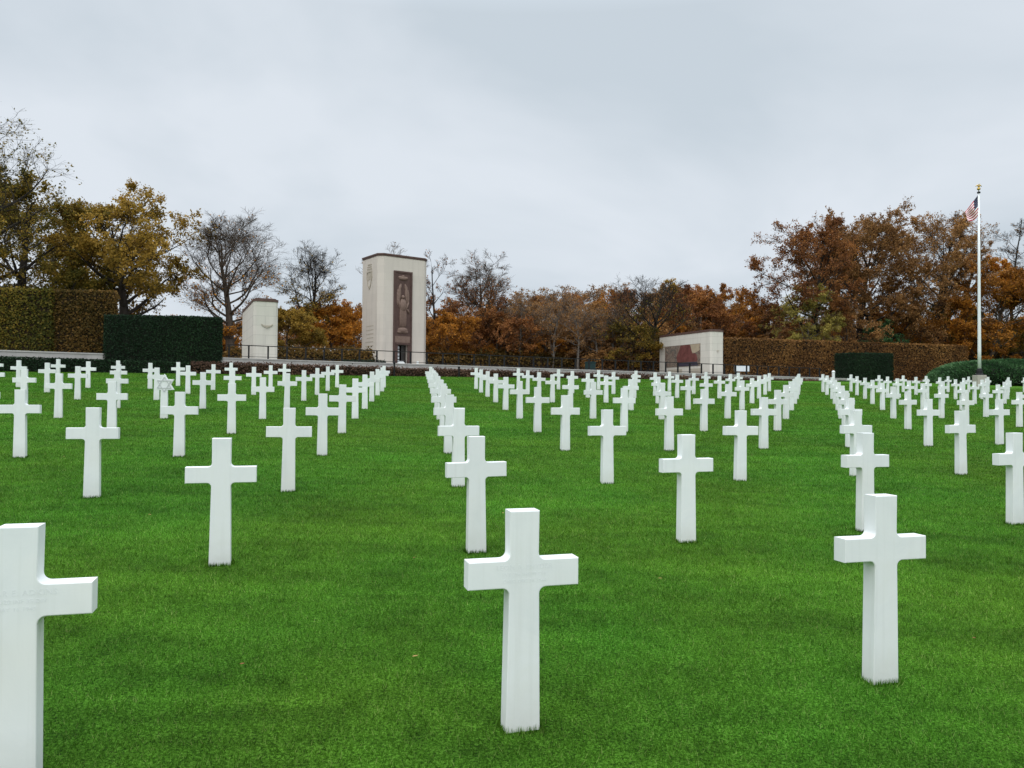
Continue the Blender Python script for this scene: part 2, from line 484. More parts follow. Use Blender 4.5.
# ------------------------------------------------------------------ headstones
def cross_profile():
    P = []
    r = .031
    def arc(cx, cz, a0, a1, n=6):
        for k in range(n+1):
            a = a0 + (a1-a0)*k/n; P.append((cx+r*math.cos(a), cz+r*math.sin(a)))
    wb, wt, wu = .0765, .0700, .0665      # half widths: foot, under the arms, head
    za, zb, wa = .634, .755, .255        # arm bottom, arm top, half span
    P.append((wb+.004, -.12)); 
    arc(wt+r, za-r, math.pi, math.pi/2)
    P.append((wa, za)); P.append((wa, zb))
    arc(wu+r, zb+r, -math.pi/2, -math.pi)
    P.append((wu+.002, .972))
    return P + [(-x, z) for x, z in reversed(P)]
def extrude_profile(P, th, name, mat, bev=.004):
    n = len(P); b = MB()
    v = [(x, -th/2, z) for x, z in P] + [(x, th/2, z) for x, z in P]
    f = [tuple(range(n)), tuple(range(2*n-1, n-1, -1))] + [(i, n+i, n+(i+1)%n, (i+1)%n) for i in range(n)]
    b.add(v, f); me = b.mesh(name, mat)
    import bmesh
    bm = bmesh.new(); bm.from_mesh(me)
    bmesh.ops.recalc_face_normals(bm, faces=bm.faces)
    es = [e for e in bm.edges if any(len(fc.verts) > 6 for fc in e.link_faces)]
    bmesh.ops.bevel(bm, geom=es, offset=bev, segments=2, profile=.5, affect='EDGES')
    bm.to_mesh(me); bm.free()
    return me
CROSS = extrude_profile(cross_profile(), .088, 'cross_headstone', M['marble'])

def star_mesh():
    P = []; R1, r2, zc = .235, .136, .765
    wb = .078
    pts = [(R1*math.sin(k*math.pi/6) if k%2==0 else r2*math.sin(k*math.pi/6),
            zc + (R1 if k%2==0 else r2)*math.cos(k*math.pi/6)) for k in range(12)]
    # shaft grows out of the lower points
    right = pts[:5]; left = pts[8:]
    prof = right + [(.074, zc-.128), (wb, -.12), (-wb, -.12), (-.074, zc-.128)] + left
    return extrude_profile(prof, .088, 'star_headstone', M['marble'], .003)
STAR = star_mesh()

CO = np.array([[0.03471,3.43234],[1.90848,0.54072],[-0.34678,3.04614],[-0.00799,0.006],[0.01035,0.00966],[-0.0026,0.01078]])
MEAS = {(-1,0):(15.8,790),(0,0):(520,732),(1,0):(880,684),(-1,1):(220,566),(0,1):(476,553),(1,1):(686,543),(2,1):(865,532),
(3,1):(1015,525),(-2,2):(92,498),(-1,2):(288,492),(0,2):(458,487),(1,2):(607,484),(2,2):(740,481),(4,2):(961,475),(-3,3):(20,458),
(-2,3):(179,457),(-1,3):(322,456),(1,3):(565,451),(2,3):(669,451),(-4,5):(58.3,418),(-5,7):(77.5,399.5),(-6,9):(88,388),(-6,8):(47,392.5),
(-3,6):(202.7,408.8),(-4,8):(187.8,394),(-5,10):(178,386),(-4,7):(156.5,400),(-3,5):(164,418.5),(-4,9):(213,390),(-2,5):(262.5,419),
(-2,7):(303.7,400.8),(-1,5):(355,418.7),(-1,6):(364.7,409),(-1,7):(371.6,401.5),(-1,8):(377.5,395.5),(-1,9):(382,391.5),(-2,8):(317,395),
(-2,9):(327.6,391),(-2,10):(337,387.5),(1,5):(519.6,418.7),(2,5):(593,418.7),(2,7):(552.4,402.4),(3,7):(606,402.6),(3,10):(558.4,389.5),
(4,9):(613.4,394),(1,10):(476,389),(1,9):(481,392.6),(1,8):(487.5,396.8),(1,7):(495.6,402.4),(1,6):(505.5,410),(4,5):(727.6,418.5),
(4,6):(688,409.7),(5,6):(742,410),(5,8):(677,398),(6,7):(752,403.3),(6,10):(669.4,391),(6,8):(719.4,398.5),(7,8):(759,398.6),(11,10):(823,392),
(10,9):(827,395),(10,8):(865,399),(11,9):(857,395.3),(12,10):(851,391.7),(9,7):(872.5,404),(8,6):(882.5,410),(9,6):(923,410),(19,10):(1008.5,392.6),
(13,9):(916,395),(9,5):(986,417),(8,4):(1019.5,427.5)}
ORD = ['first','second','third','fourth','fifth','sixth','seventh','eighth','ninth','tenth','eleventh','twelfth','thirteenth','fourteenth',
       'fifteenth','sixteenth','seventeenth','eighteenth','nineteenth','twentieth','twenty-first','twenty-second','twenty-third']
stones = {}
for j in range(0, 11):
    for i in range(-14, 30):
        g = np.array([1, i, j, i*i, i*j, j*j]) @ CO
        if g[1] < 2.4: continue
        if (i, j) in MEAS:
            g = px_ground(*MEAS[(i, j)])[:2]
        x, _ = proj((g[0], g[1], gz(*g) + .7))
        hw = .3 * F / g[1]
        if x + hw < -3 or x - hw > 1027: continue
        if (i, j) in MEAS:      # measured at the foot of the front face: go back by half the thickness
            g = g*(1 + .047/g[1])
        stones[(i, j)] = g
GROUP = 'white marble headstones in rows on the lawn'
def facing(i, j):
    a = np.array([1, i+.5, j, (i+.5)**2, (i+.5)*j, j*j]) @ CO
    b = np.array([1, i-.5, j, (i-.5)**2, (i-.5)*j, j*j]) @ CO
    d = a-b
    return math.atan2(d[1], d[0])
grass()
cross_obj = {}
for j in range(0, 11):
    row = sorted([k for k in stones if k[1] == j], key=lambda k: proj((*stones[k], gz(*stones[k])+.7))[0])
    n = len(row)
    for q, key in enumerate(row):
        g = stones[key]
        me, nm = (STAR, 'star_headstone') if key == (-3, 5) else (CROSS, 'cross_headstone')
        o = link(nm, me, None, (g[0], g[1], gz(*g) - random.uniform(0, .012)), facing(*key) + random.gauss(0, .012))
        o.rotation_euler = (random.gauss(0, .004), random.gauss(0, .004), o.rotation_euler[2])
        cross_obj[key] = o
        if nm == 'star_headstone':
            tag(o, 'white marble star of David headstone standing among the crosses', 'headstone', GROUP); continue
        if j == 0:
            lb = ['big white marble cross cut off by the left edge, nearest of all the crosses',
                  'large white marble cross with faint lettering, middle of the nearest row',
                  'large white marble cross showing its left side face, right end of the nearest row'][q]
        else:
            rowname = 'second nearest row' if j == 1 else ('farthest row' if j == 10 else ORD[j] + ' row from the viewer')
            if q == 0: lb = f'white marble cross at the left end of the {rowname}'
            elif q == n-1: lb = f'white marble cross at the right end of the {rowname}'
            elif q <= (n-1)/2: lb = f'white marble cross in the {rowname}, {ORD[q]} from its left end'
            else: lb = f'white marble cross in the {rowname}, {ORD[n-1-q]} from its right end'
        tag(o, lb, 'cross', GROUP)
# raised outline of the star on its face
def star_lines(parent):
    b = MB(); zc = .765
    for flip in (0, 1):
        v3 = [(.165*math.sin(a), zc+.165*math.cos(a)) for a in (flip*math.pi + k*2*math.pi/3 for k in range(3))]
        for k in range(3):
            (x0,z0),(x1,z1) = v3[k], v3[(k+1)%3]; L = math.hypot(x1-x0,z1-z0); nx,nz = -(z1-z0)/L*.009,(x1-x0)/L*.009
            d = .0015 if flip else .0
            q = [(x0-nx,z0-nz),(x1-nx,z1-nz),(x1+nx,z1+nz),(x0+nx,z0+nz)]
            b.add([(x,-.052-d,z) for x,z in q]+[(x,-.0442-d*.3,z) for x,z in q],[(0,1,2,3),(0,4,5,1),(1,5,6,2),(2,6,7,3),(3,7,4,0)])
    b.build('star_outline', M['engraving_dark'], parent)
star_lines(cross_obj[(-3,5)])
# the single grave in front of the tower
g = px_ground(417.5, 375.4)
tag(link('cross_headstone', CROSS, None, (g[0], g[1], gz(g[0], g[1])), TANG),
    'lone white cross standing apart before the low hedge, in front of the tower', 'cross', GROUP)

def inscription(parent, lines, x0, scale=.03):
    verts = []; faces = []
    for k, (txt, size) in enumerate(lines):
        cu = bpy.data.curves.new('inscription', 'FONT'); cu.body = txt; cu.size = size
        cu.align_x = 'CENTER'; cu.extrude = .0004; cu.resolution_u = 2; cu.space_character = 1.1
        to = bpy.data.objects.new('inscription', cu); COL.objects.link(to)
        dg = bpy.context.evaluated_depsgraph_get()
        me = bpy.data.meshes.new_from_object(to.evaluated_get(dg))
        b = len(verts)
        for v_ in me.vertices: verts.append((v_.co.x + x0, -.0442 - v_.co.z, v_.co.y + .716 - k*.029))
        for p_ in me.polygons: faces.append(tuple(b+i for i in p_.vertices))
        bpy.data.objects.remove(to); bpy.data.curves.remove(cu); bpy.data.meshes.remove(me)
    mb = MB().add(verts, faces)
    return mb.build('inscription', M['engraving'], parent)
inscription(cross_obj[(0,0)], [('LEON A. SNYDER', .031), ('PVT 394 INF 99 DIV', .022), ('OHIO DEC 20 1944', .022)], 0)
inscription(cross_obj[(-1,0)], [('OSCAR E. ADKINS', .031), ('PFC 320 INF 35 DIV', .022), ('MAY 16 1945', .022)], 0)

# fallen leaves
LEAVES = [(64,459.5,0,'pale yellow fallen leaf on the grass before the left crosses'),
 (149.7,519,0,'yellow fallen leaf on the grass between the two left front crosses'),
 (242,672,1,'reddish fallen leaf lying on open grass near the left front cross'),
 (414,563,1,'brown fallen leaf on the grass left of the middle crosses'),
 (415,664,0,'tan fallen leaf on the grass left of the middle front cross'),
 (503,517,0,'orange fallen leaf on the grass just behind the middle front cross'),
 (660,584,0,'orange fallen leaf on the grass before the right-hand middle cross'),
 (974,645,1,'reddish fallen leaf on the grass right of the right front cross'),
 (335,440,0,'tiny yellow fallen leaf on the grass beside the central aisle')]
for k, (px, py, red, lb) in enumerate(LEAVES):
    g = px_ground(px, py); b = MB()
    L = .017; pr = [(0,-1,0),(.35,-.5,.1),(.55,0,.16),(.35,.55,.1),(0,1,.28),(-.35,.55,.1),(-.55,0,.16),(-.35,-.5,.1),(0,0,0)]
    top = [(x*L, y*L, z*L) for x,y,z in pr]
    b.add(top, [(i,(i+1)%8,8) for i in range(8)])
    o = b.build('fallen_leaf', M['fallen_red' if red else 'fallen'], None, (g[0], g[1], gz(g[0],g[1])+.042), k*1.3)
    tag(o, lb, 'leaf', 'fallen leaves on the lawn')

# ------------------------------------------------------------------ hedges
def cards(P, Nrm, size, jit=.6, aspect=1.0):
    """leaf-like diamonds at P facing roughly along Nrm"""
    N = len(P)
    d = Nrm + RNG.normal(0, jit, (N,3)); d /= np.linalg.norm(d,axis=1,keepdims=True)
    a = RNG.normal(0,1,(N,3)); u = np.cross(d, a); u /= np.linalg.norm(u,axis=1,keepdims=True)
    v = np.cross(d, u)
    s = (np.asarray(size) * (.65+.7*RNG.random(N)))[:,None]
    q = np.empty((N,4,3)); q[:,0]=P-u*s*.5*aspect; q[:,1]=P-v*s*.5; q[:,2]=P+u*s*.5*aspect; q[:,3]=P+v*s*.5
    return q
def qmesh(name, q, mat, val):
    N = len(q); return np_mesh(name, q.reshape(-1,3), np.arange(N*4).reshape(N,4), mat, {'v': val})
def smooth_noise(P, scale, seed):
    rg = np.random.default_rng(seed); out = np.zeros(len(P))
    for k in range(6):
        d = rg.normal(0,1,3); d/=np.linalg.norm(d); ph = rg.random()*6.28
        out += np.sin((P@d)*scale*(.6+rg.random()*1.3)+ph)
    return out/3.2
def hedge(name, label, cat, s0, s1, t0, t1, zb0, zt0, zb1, zt1, leaf, core, size, dens, bow=0.0, rough=.03, seed=1, vbias=0.0, group=None, vs=.2):
    """a clipped hedge between s0..s1, t0..t1; bottom/top height at both ends"""
    def P3(a, c, h):            # a along, c depth 0..1, h height 0..1 -> world
        s = s0+(s1-s0)*a; t = t0+(t1-t0)*c
        t = t - bow*(1-(2*a-1)**2)*(1-c)
        xy = T0 + np.outer(s,TU) + np.outer(t,TN)
        z = (zb0+(zb1-zb0)*a)*(1-h) + (zt0+(zt1-zt0)*a)*h
        return np.column_stack([xy, z])
    Ls, Ld, Lh = abs(s1-s0), abs(t1-t0), abs(zt0-zb0)
    ns = 14
    # core body
    b = MB(); A = np.linspace(0.01,.99,ns); ins = min(.12, .06/Ld if Ld > .3 else .1)
    rings = []
    for (c,h) in ((ins,0),(ins,1-.06/Lh),(1-ins,1-.06/Lh),(1-ins,0)):
        rings.append(P3(A, np.full(ns,c), np.full(ns,h)))
    V = np.concatenate(rings); fs = []
    for r_ in range(3):
        for k in range(ns-1): fs.append((r_*ns+k, r_*ns+k+1, (r_+1)*ns+k+1, (r_+1)*ns+k))
    fs.append((0, ns, 2*ns, 3*ns)); fs.append((ns-1, 4*ns-1, 3*ns-1, 2*ns-1))
    c0 = V[:,:2].mean(0); z0 = min(zb0, zb1)
    org = np.array([c0[0], c0[1], z0])
    b.add(V-org, fs)
    body = b.mesh(name, core)
    n3 = lambda v: np.array([v[0], v[1], 0.0])
    Q = []
    for which, area in (('front', Ls*Lh), ('top', Ls*Ld), ('l', Ld*Lh), ('r', Ld*Lh)):
        n = int(area*dens)
        if n < 1: continue
        a, c, h = RNG.random(n), RNG.random(n), RNG.random(n)
        if which == 'front': c[:] = 0; N = -n3(TN)
        elif which == 'top': h[:] = 1; N = np.array([0,0,1.])
        elif which == 'l': a[:] = 0; N = -n3(TU)
        else: a[:] = 1; N = n3(TU)
        p = P3(a, c, h)
        p += N*(RNG.normal(0, rough, n) + rough*.6*smooth_noise(p, 2.2, seed))[:,None]
        Q.append(cards(p, np.tile(N,(n,1)), size, .7))
    q = np.concatenate(Q); ctr = q.mean(1)
    val = np.clip(.45 + vbias + vs*smooth_noise(ctr, 1.1, seed+5) + RNG.normal(0,.2,len(q)), 0, 1)
    q = q - org
    # one mesh: core faces and leaf faces
    me = bpy.data.meshes.new(name)
    bv = np.array([v.co[:] for v in body.vertices]); nb = len(bv)
    allv = np.concatenate([bv, q.reshape(-1,3)])
    bf = [tuple(p.vertices) for p in body.polygons]
    allf = bf + [tuple(x) for x in (np.arange(len(q)*4).reshape(-1,4)+nb)]
    me.from_pydata(allv.tolist(), [], allf)
    me.materials.append(core); me.materials.append(leaf)
    me.polygons.foreach_set('material_index', [0]*len(bf)+[1]*len(q))
    at = me.attributes.new('v','FLOAT','FACE'); at.data.foreach_set('value', np.concatenate([np.zeros(len(bf)), val]).astype(np.float32))
    me.update(); bpy.data.meshes.remove(body)
    o = link(name, me, None, org)
    tag(o, label, cat, group); return o
def g_at(s, t):
    p = tp(s, t); return gz(p[0], p[1])

# low strip along the foot of the wall: dark box at the left, reddish barberry to the right
sa, sb = s_of(-40, 0), s_of(190, 0); 
hedge('box_hedge', 'low dark green clipped hedge along the foot of the left wall', 'hedge', sa, sb, 0, .75,
      g_at(sa,0)-.05, tz(sa)-.42, g_at(sb,0)-.05, tz(sb)-.42, M['leaf_yew'], M['core_dark'], .07, 420, seed=3, rough=.03)
sa, sb = s_of(191.5, 0), s_of(838, 0)
hedge('barberry_hedge', 'low reddish brown hedge along the foot of the terrace wall', 'hedge', sa, sb, 0, .7,
      g_at(sa,0)-.05, tz(sa)-.40, g_at(sb,0)-.05, tz(sb)-.30, M['leaf_barberry'], M['core_brown'], .09, 330, seed=4, rough=.06)
sa, sb = s_of(838.8, 0), s_of(958, 0)
hedge('box_hedge', 'low dark green clipped hedge along the foot of the right wall', 'hedge', sa, sb, 0, .75,
      g_at(sa,0)-.05, tz(sa)-.30, g_at(sb,0)-.05, tz(sb)-.30, M['leaf_yew'], M['core_dark'], .08, 320, seed=6, rough=.03)
# the two dark clipped blocks
def zpx(px, py, t):
    s = s_of(px, t, py); return s, z_of(px, py, s, t)
sa, za_ = zpx(104.5, 315, .9); sb, zb_ = zpx(222.5, 317.5, .9)
hedge('yew_block', 'big dark green clipped yew block left of the left pylon', 'hedge', sa, sb, .9, 3.2,
      g_at(sa,.9)-.05, za_, g_at(sb,.9)-.05, zb_, M['leaf_yew'], M['core_dark'], .07, 480, bow=.45, rough=.025, seed=8, group='dark clipped yew blocks')
sa, za_ = zpx(848.5, 353, .9); sb, zb_ = zpx(893.5, 353.5, .9)
hedge('yew_block', 'smaller dark green clipped yew block before the right beech hedge', 'hedge', sa, sb, .9, 2.5,
      g_at(sa,.9)-.05, za_, g_at(sb,.9)-.05, zb_, M['leaf_yew'], M['core_dark'], .08, 380, bow=.15, rough=.025, seed=9, group='dark clipped yew blocks')
# tall beech hedges
BG = 'tall clipped beech hedges in autumn leaf'
sa, za_ = zpx(-60, 287, 4.3); sb, zb_ = zpx(52, 289.6, 4.3)
hedge('beech_hedge', 'tall olive green and brown beech hedge cut off by the left edge', 'hedge', sa, sb, 4.3, 6.4,
      tz(sa)-.4, za_, tz(sb)-.4, zb_, M['leaf_olive'], M['core_brown'], .115, 320, rough=.07, seed=11, group=BG, vs=.28, vbias=-.22)
sa, za_ = zpx(52.5, 290.2, 4.6); sb, zb_ = zpx(115, 291.5, 4.6)
hedge('beech_hedge', 'tall russet beech hedge ending behind the big yew block at the left', 'hedge', sa, sb, 4.6, 6.5,
      tz(sa)-.4, za_, tz(sb)-.4, zb_, M['leaf_beech_l'], M['core_brown'], .115, 320, rough=.07, seed=16, group=BG, vs=.28)
sa, za_ = zpx(725, 338, 7); sb, zb_ = zpx(968, 346, 7)
hedge('beech_hedge', 'tall russet beech hedge right of the right pylon', 'hedge', sa, sb, 7, 9,
      tz(sa)-1.2, za_, tz(sb)-1.2, zb_, M['leaf_beech_r'], M['core_brown'], .13, 210, rough=.05, seed=12, group=BG, vs=.22)
sa, za_ = zpx(592, 356, 17); sb, zb_ = zpx(663, 356.5, 17)
hedge('beech_hedge', 'lower brown beech hedge behind the railing just left of the right pylon', 'hedge', sa, sb, 17, 19,
      tz(sa)-1.2, za_, tz(sb)-1.6, zb_, M['leaf_beech_r'], M['core_brown'], .16, 190, rough=.22, seed=13, group=BG, vs=.22)
sa, za_ = zpx(228, 351.5, 14); sb, zb_ = zpx(372, 351.5, 14)
hedge('beech_hedge', 'lower orange brown beech hedge behind the railing between left pylon and tower', 'hedge', sa, sb, 14, 16,
      tz(sa)-1.4, za_, tz(sb)-1.4, zb_, M['leaf_beech_l'], M['core_brown'], .16, 190, rough=.20, seed=14, vbias=.15, group=BG, vs=.25)
for (p0, y0_, p1, y1_, t_, sd, lf) in ((424, 356.5, 598, 358, 21, 17, 'beech_l'), (962, 351, 1075, 352, 13, 18, 'beech_l')):
    sa, za_ = zpx(p0, y0_, t_); sb, zb_ = zpx(p1, y1_, t_)
    o = hedge('undergrowth', None, None, sa, sb, t_, t_+3, tz(sa)-1.6, za_, tz(sb)-1.6, zb_, M['leaf_'+lf], M['core_brown'], .2, 120, rough=.38, seed=sd, vs=.3)
    o['kind'] = 'stuff'
sa, za_ = zpx(344, 360.3, 3.2); sb, zb_ = zpx(386, 360.8, 3.2)
hedge('box_hedge', 'short low green box hedge on the terrace at the foot of the tower', 'hedge', sa, sb, 3.2, 3.8,
      tz(sa)-.1, za_, tz(sb)-.1, zb_, M['leaf_yew'], M['core_dark'], .08, 300, rough=.03, seed=15)

# ------------------------------------------------------------------ terrace, wall, railing
def tbox(mb, s0, s1, t0, t1, z0a, z1a, z0b, z1b, mi=0):
    v = []
    for (s, t, lo, hi) in ((s0,t0,z0a,z1a),(s1,t0,z0b,z1b),(s1,t1,z0b,z1b),(s0,t1,z0a,z1a)):
        p = tp(s,t); v.append((p[0],p[1],lo))
    for (s, t, lo, hi) in ((s0,t0,z0a,z1a),(s1,t0,z0b,z1b),(s1,t1,z0b,z1b),(s0,t1,z0a,z1a)):
        p = tp(s,t); v.append((p[0],p[1],hi))
    mb.add(v, [(0,3,2,1),(4,5,6,7),(0,1,5,4),(1,2,6,5),(2,3,7,6),(3,0,4,7)], mi); return mb
sa, sb = s_of(-60, 1), s_of(955, 1)
b = MB(); tbox(b, sa, sb, 1.0, 1.36, tz(sa)-1.6, tz(sa)-.08, tz(sb)-1.6, tz(sb)-.08)
wall_root = b.build('terrace_wall', M['wall_stone'])
tag(wall_root, 'long low pale stone retaining wall along the edge of the terrace', 'wall')
b = MB(); tbox(b, sa, sb, .97, 1.40, tz(sa)-.08, tz(sa), tz(sb)-.08, tz(sb))
b.build('coping', M['wall_stone'], wall_root, bevel=.008)
b = MB(); tbox(b, sa-3, sb, 1.40, 24, tz(sa-3)-1.6, tz(sa-3)-.06, tz(sb)-1.6, tz(sb)-.06)
tag(b.build('terrace', M['paving']), kind='structure')

rl = empty('railing', (*tp(0,1.2), tz(0)))
tag(rl, 'long dark metal railing with square posts on the terrace wall', 'railing')
bp = Vector((*tp(0,1.2), tz(0)))
S0, S1 = s_of(248.7,1.2,355), s_of(713,1.2,368); ds = (S1-S0)/31
nlo, nhi = -1, 41
RH = .80
def rel(s, t, z):
    p = tp(s, t); return (p[0]-bp.x, p[1]-bp.y, z-bp.z)
post_me = MB().box(-.045,.045,-.05,.05,0,RH-.03).mesh('post', M['iron'])
for k in range(nlo, nhi+1):
    s = S0 + ds*k
    o = link('post', post_me, rl, rel(s, 1.2, tz(s)), TANG)
def rail(name, h, wth, hh):
    b = MB(); v=[]
    for s in (S0+ds*nlo-.1, S0+ds*nhi+.1):
        for (dt, dz) in ((-wth,0),(wth,0),(wth,hh),(-wth,hh)): v.append(rel(s, 1.2+dt, tz(s)+h+dz))
    b.add(v, [(3,2,1,0),(4,5,6,7),(0,1,5,4),(1,2,6,5),(2,3,7,6),(3,0,4,7)]); b.build(name, M['iron'], rl)
rail('top_rail', RH-.03, .045, .05); rail('bottom_rail', .10, .012, .03)

# ------------------------------------------------------------------ tower
def chamfered(wd, dp, ch):
    return [(ch,0),(wd-ch,0),(wd,ch),(wd,dp-ch),(wd-ch,dp),(ch,dp),(0,dp-ch),(0,ch)]
def offset_poly(poly, o):
    cx = sum(p[0] for p in poly)/len(poly); cy = sum(p[1] for p in poly)/len(poly)
    wx = max(p[0] for p in poly)-min(p[0] for p in poly); wy = max(p[1] for p in poly)-min(p[1] for p in poly)
    return [(cx+(p[0]-cx)*(1+2*o/wx), cy+(p[1]-cy)*(1+2*o/wy)) for p in poly]
YT = 68.0; PHI = R(36)
pc = at_y(378.5, 362.8, YT)
base_z = pc[2]
W_, D_ = 4.98, 3.9
HT = at_y(381, 252.6, YT)[2] - base_z
tw = empty('memorial_tower', (pc[0], pc[1], base_z), PHI)
tag(tw, 'tall pale stone memorial tower with a dark red relief panel over its doorway', 'tower')
pl = chamfered(W_, D_, .42)
DX0, DX1, DZ1 = 1.28+.10, 2.92+.10, 9.05   # recess of the red panel
# body: split so that the doorway is a real opening
b = MB()
oz = 1.72; ox0, ox1 = 1.78, 2.88
b.prism([(.42,0),(ox0,0),(ox0,D_),(.42,D_),(0,D_-.42),(0,.42)], 0, HT-.22)
b.prism([(ox1,0),(W_-.42,0),(W_,.42),(W_,D_-.42),(W_-.42,D_),(ox1,D_)], 0, HT-.22)
b.box(ox0, ox1, 0, D_, oz, HT-.22); b.box(ox0, ox1, 1.6, D_, 0, oz)
b.build('stone_body', M['limestone'], tw)
b = MB(); b.prism(offset_poly(pl,.03), HT-.22, HT-.12); b.prism(offset_poly(pl,.07), HT-.118, HT+.01)
b.build('cornice', M['copper'], tw)
RX0, RX1 = 1.45, 3.20; RZ0, RZ1 = 0, HT*.845
b = MB()    # red granite surround, slightly proud
b.box(RX0, RX1, -.05, -.002, oz+.12, RZ1)
b.build('red_panel', M['granite'], tw)
b = MB(); fw_ = .10
b.box(RX0-.06, RX0+fw_, -.11, -.003, 0, RZ1+.08); b.box(RX1-fw_, RX1+.06, -.11, -.003, 0, RZ1+.08)
b.box(RX0+fw_+.001, RX1-fw_-.001, -.11, -.051, RZ1-.08, RZ1+.08)
b.box(RX0+fw_+.001, RX1-fw_-.001, -.14, -.003, oz-.02, oz+.119)
b.box(RX0+fw_+.001, ox0+.06, -.10, -.003, 0, oz-.021); b.box(ox1-.06, RX1-fw_-.001, -.10, -.003, 0, oz-.021)
b.build('panel_frame', M['granite'], tw, bevel=.01)
b = MB(); b.box(RX0+.12, RX1-.12, -.075, -.052, oz+.16, oz+.75); b.build('lintel_panel', M['relief'], tw, bevel=.01)
# generic robed winged figure in low relief
def ell(mb, cx, cz, rx, rz, dep, n=14, y0=-.05, rot=0.0):
    vs=[]; fs=[]; rings=5
    for a in range(rings+1):
        f_=a/rings; rr=math.cos(f_*math.pi/2); yy=y0-dep*math.sin(f_*math.pi/2)
        for k in range(n):
            t=2*math.pi*k/n; ex=rx*rr*math.cos(t); ez=rz*rr*math.sin(t)
            vs.append((cx+ex*math.cos(rot)-ez*math.sin(rot), yy, cz+ex*math.sin(rot)+ez*math.cos(rot)))
    for a in range(rings):
        for k in range(n): fs.append((a*n+k,a*n+(k+1)%n,(a+1)*n+(k+1)%n,(a+1)*n+k))
    mb.add(vs,fs)
cx = (RX0+RX1)/2; b = MB()
z0f = oz+1.25
ell(b, cx, z0f+.05, .52, .26, .16); ell(b, cx-.3, z0f-.12, .26, .16, .12); ell(b, cx+.28, z0f-.1, .28, .15, .12)
for k in range(7):       # robe folds
    x = cx-.27+.09*k; ell(b, x, z0f+1.2, .075, 1.1-.05*abs(k-3), .17)
ell(b, cx, z0f+2.3, .36, .65, .24); ell(b, cx-.02, z0f+3.02, .17, .2, .26)     # chest, head
ell(b, cx-.40, z0f+2.4, .11, .5, .16, rot=.25); ell(b, cx+.42, z0f+2.25, .11, .45, .18, rot=-.35); ell(b, cx+.52, z0f+1.8, .09, .25, .16, rot=.5)
for sg in (-1, 1):       # wings
    ell(b, cx+sg*.36, z0f+3.3, .17, .85, .12, rot=sg*.06); ell(b, cx+sg*.52, z0f+3.0, .12, .75, .09, rot=sg*.02)
    ell(b, cx+sg*.28, z0f+3.85, .12, .4, .09, rot=sg*.2)
ell(b, cx, z0f+4.72, .45, .17, .14); ell(b, cx-.25, z0f+4.80, .25, .14, .10); ell(b, cx+.27, z0f+4.77, .24, .13, .10); ell(b, cx, z0f+4.88, .2, .13, .12)
b.build('relief_figure', M['relief'], tw, smooth=True)
b = MB(); b.box(ox0+.02, ox1-.02, 1.2, 1.24, 0, oz-.03); b.build('doorway', M['dark'], tw)  # near-black sheet: shade inside the opening put in as colour
b = MB()     # one open leaf with panels, seen at the left of the opening
b.box(0, .46, 0, .05, 0, 1.66)
for k in range(5): b.box(.06, .40, -.02, -.001, .08+.31*k, .08+.31*k+.22, 1)
b.build('door_leaf', [M['bronze'], M['board']], tw, (ox0+.05, .12, .02), R(28))
b = MB(); b.box(ox1-.5, ox1-.06, .3, .36, .02, 1.66); b.build('door_leaf', M['bronze'], tw)
# carved shield and letter lines on the left flank
b = MB()
yc = 2.0
def flank_box(y0, y1, z0, z1, d=.03): b.box(-d, -.002, y0, y1, z0, z1)
sh = [(yc-.55,9.0-1.5),(yc+.55,9.0-1.5),(yc+.55,6.9),(yc+.3,6.2),(yc,5.8),(yc-.3,6.2),(yc-.55,6.9)]
zoff = HT*.86-7.5
sh = [(y, z+zoff) for y, z in sh]
def ring(poly, sc, d0, d1):
    cy = sum(p[0] for p in poly)/len(poly); cz = sum(p[1] for p in poly)/len(poly)
    inner = [(cy+(p[0]-cy)*sc, cz+(p[1]-cz)*sc) for p in poly]; n=len(poly)
    v = [(-d0,*p) for p in poly]+[(-d1,*p) for p in poly]+[(-d1,*p) for p in inner]+[(-d0,*p) for p in inner]
    f=[]
    for i in range(n):
        k=(i+1)%n
        for a in range(3): f.append((a*n+i,a*n+k,(a+1)*n+k,(a+1)*n+i))
    b.add(v,f)
ring(sh, .82, .002, .05)
for k in range(4): flank_box(yc-.36+.2*k, yc-.26+.2*k, sh[2][1]-.25, sh[2][1]+.55)
for k in range(3): flank_box(yc-.5+.06*k, yc+.5-.06*k, sh[0][1]+.12+.2*k, sh[0][1]+.22+.2*k)
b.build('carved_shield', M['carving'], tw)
b = MB(); rr = random.Random(3)
for k in range(7):
    y = 1.1; z = HT*.34-.36*k; end = 2.9 + rr.uniform(-.5,.3)
    while y < end:
        l_ = rr.uniform(.10,.30); b.box(-.008,-.002,y,min(y+l_,end),z,z+.10); y += l_+.07
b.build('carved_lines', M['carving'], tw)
# podium with two steps
pd = MB()
cT = np.array([pc[0],pc[1]])
zt_ = tz(s_of(403,8))
pd.box(-.9, W_+.9, -.8, D_+1, -1.6, -.005); pd.box(-1.3, W_+1.3, -1.2, D_+1.4, -1.6, -.18); pd.box(-1.7, W_+1.7, -1.6, D_+1.8, -1.6, -.36)
pd.build('podium', M['wall_stone'], tw)
# pale wreath stand before the doorway
s = s_of(401, 3.0); p = tp(s, 3.0)
b = MB(); b.box(-.23,.23,-.12,.12,.02,.16); b.box(-.17,.17,-.09,.09,.16,.24); b.box(-.2,-.12,-.1,.1,-.06,.02); b.box(.12,.2,-.1,.1,-.06,.02)
tag(b.build('stone_bench', M['marble'], None, (p[0],p[1],tz(s)), TANG, bevel=.01), 'small pale stone block on the terrace before the tower doorway', 'bench')

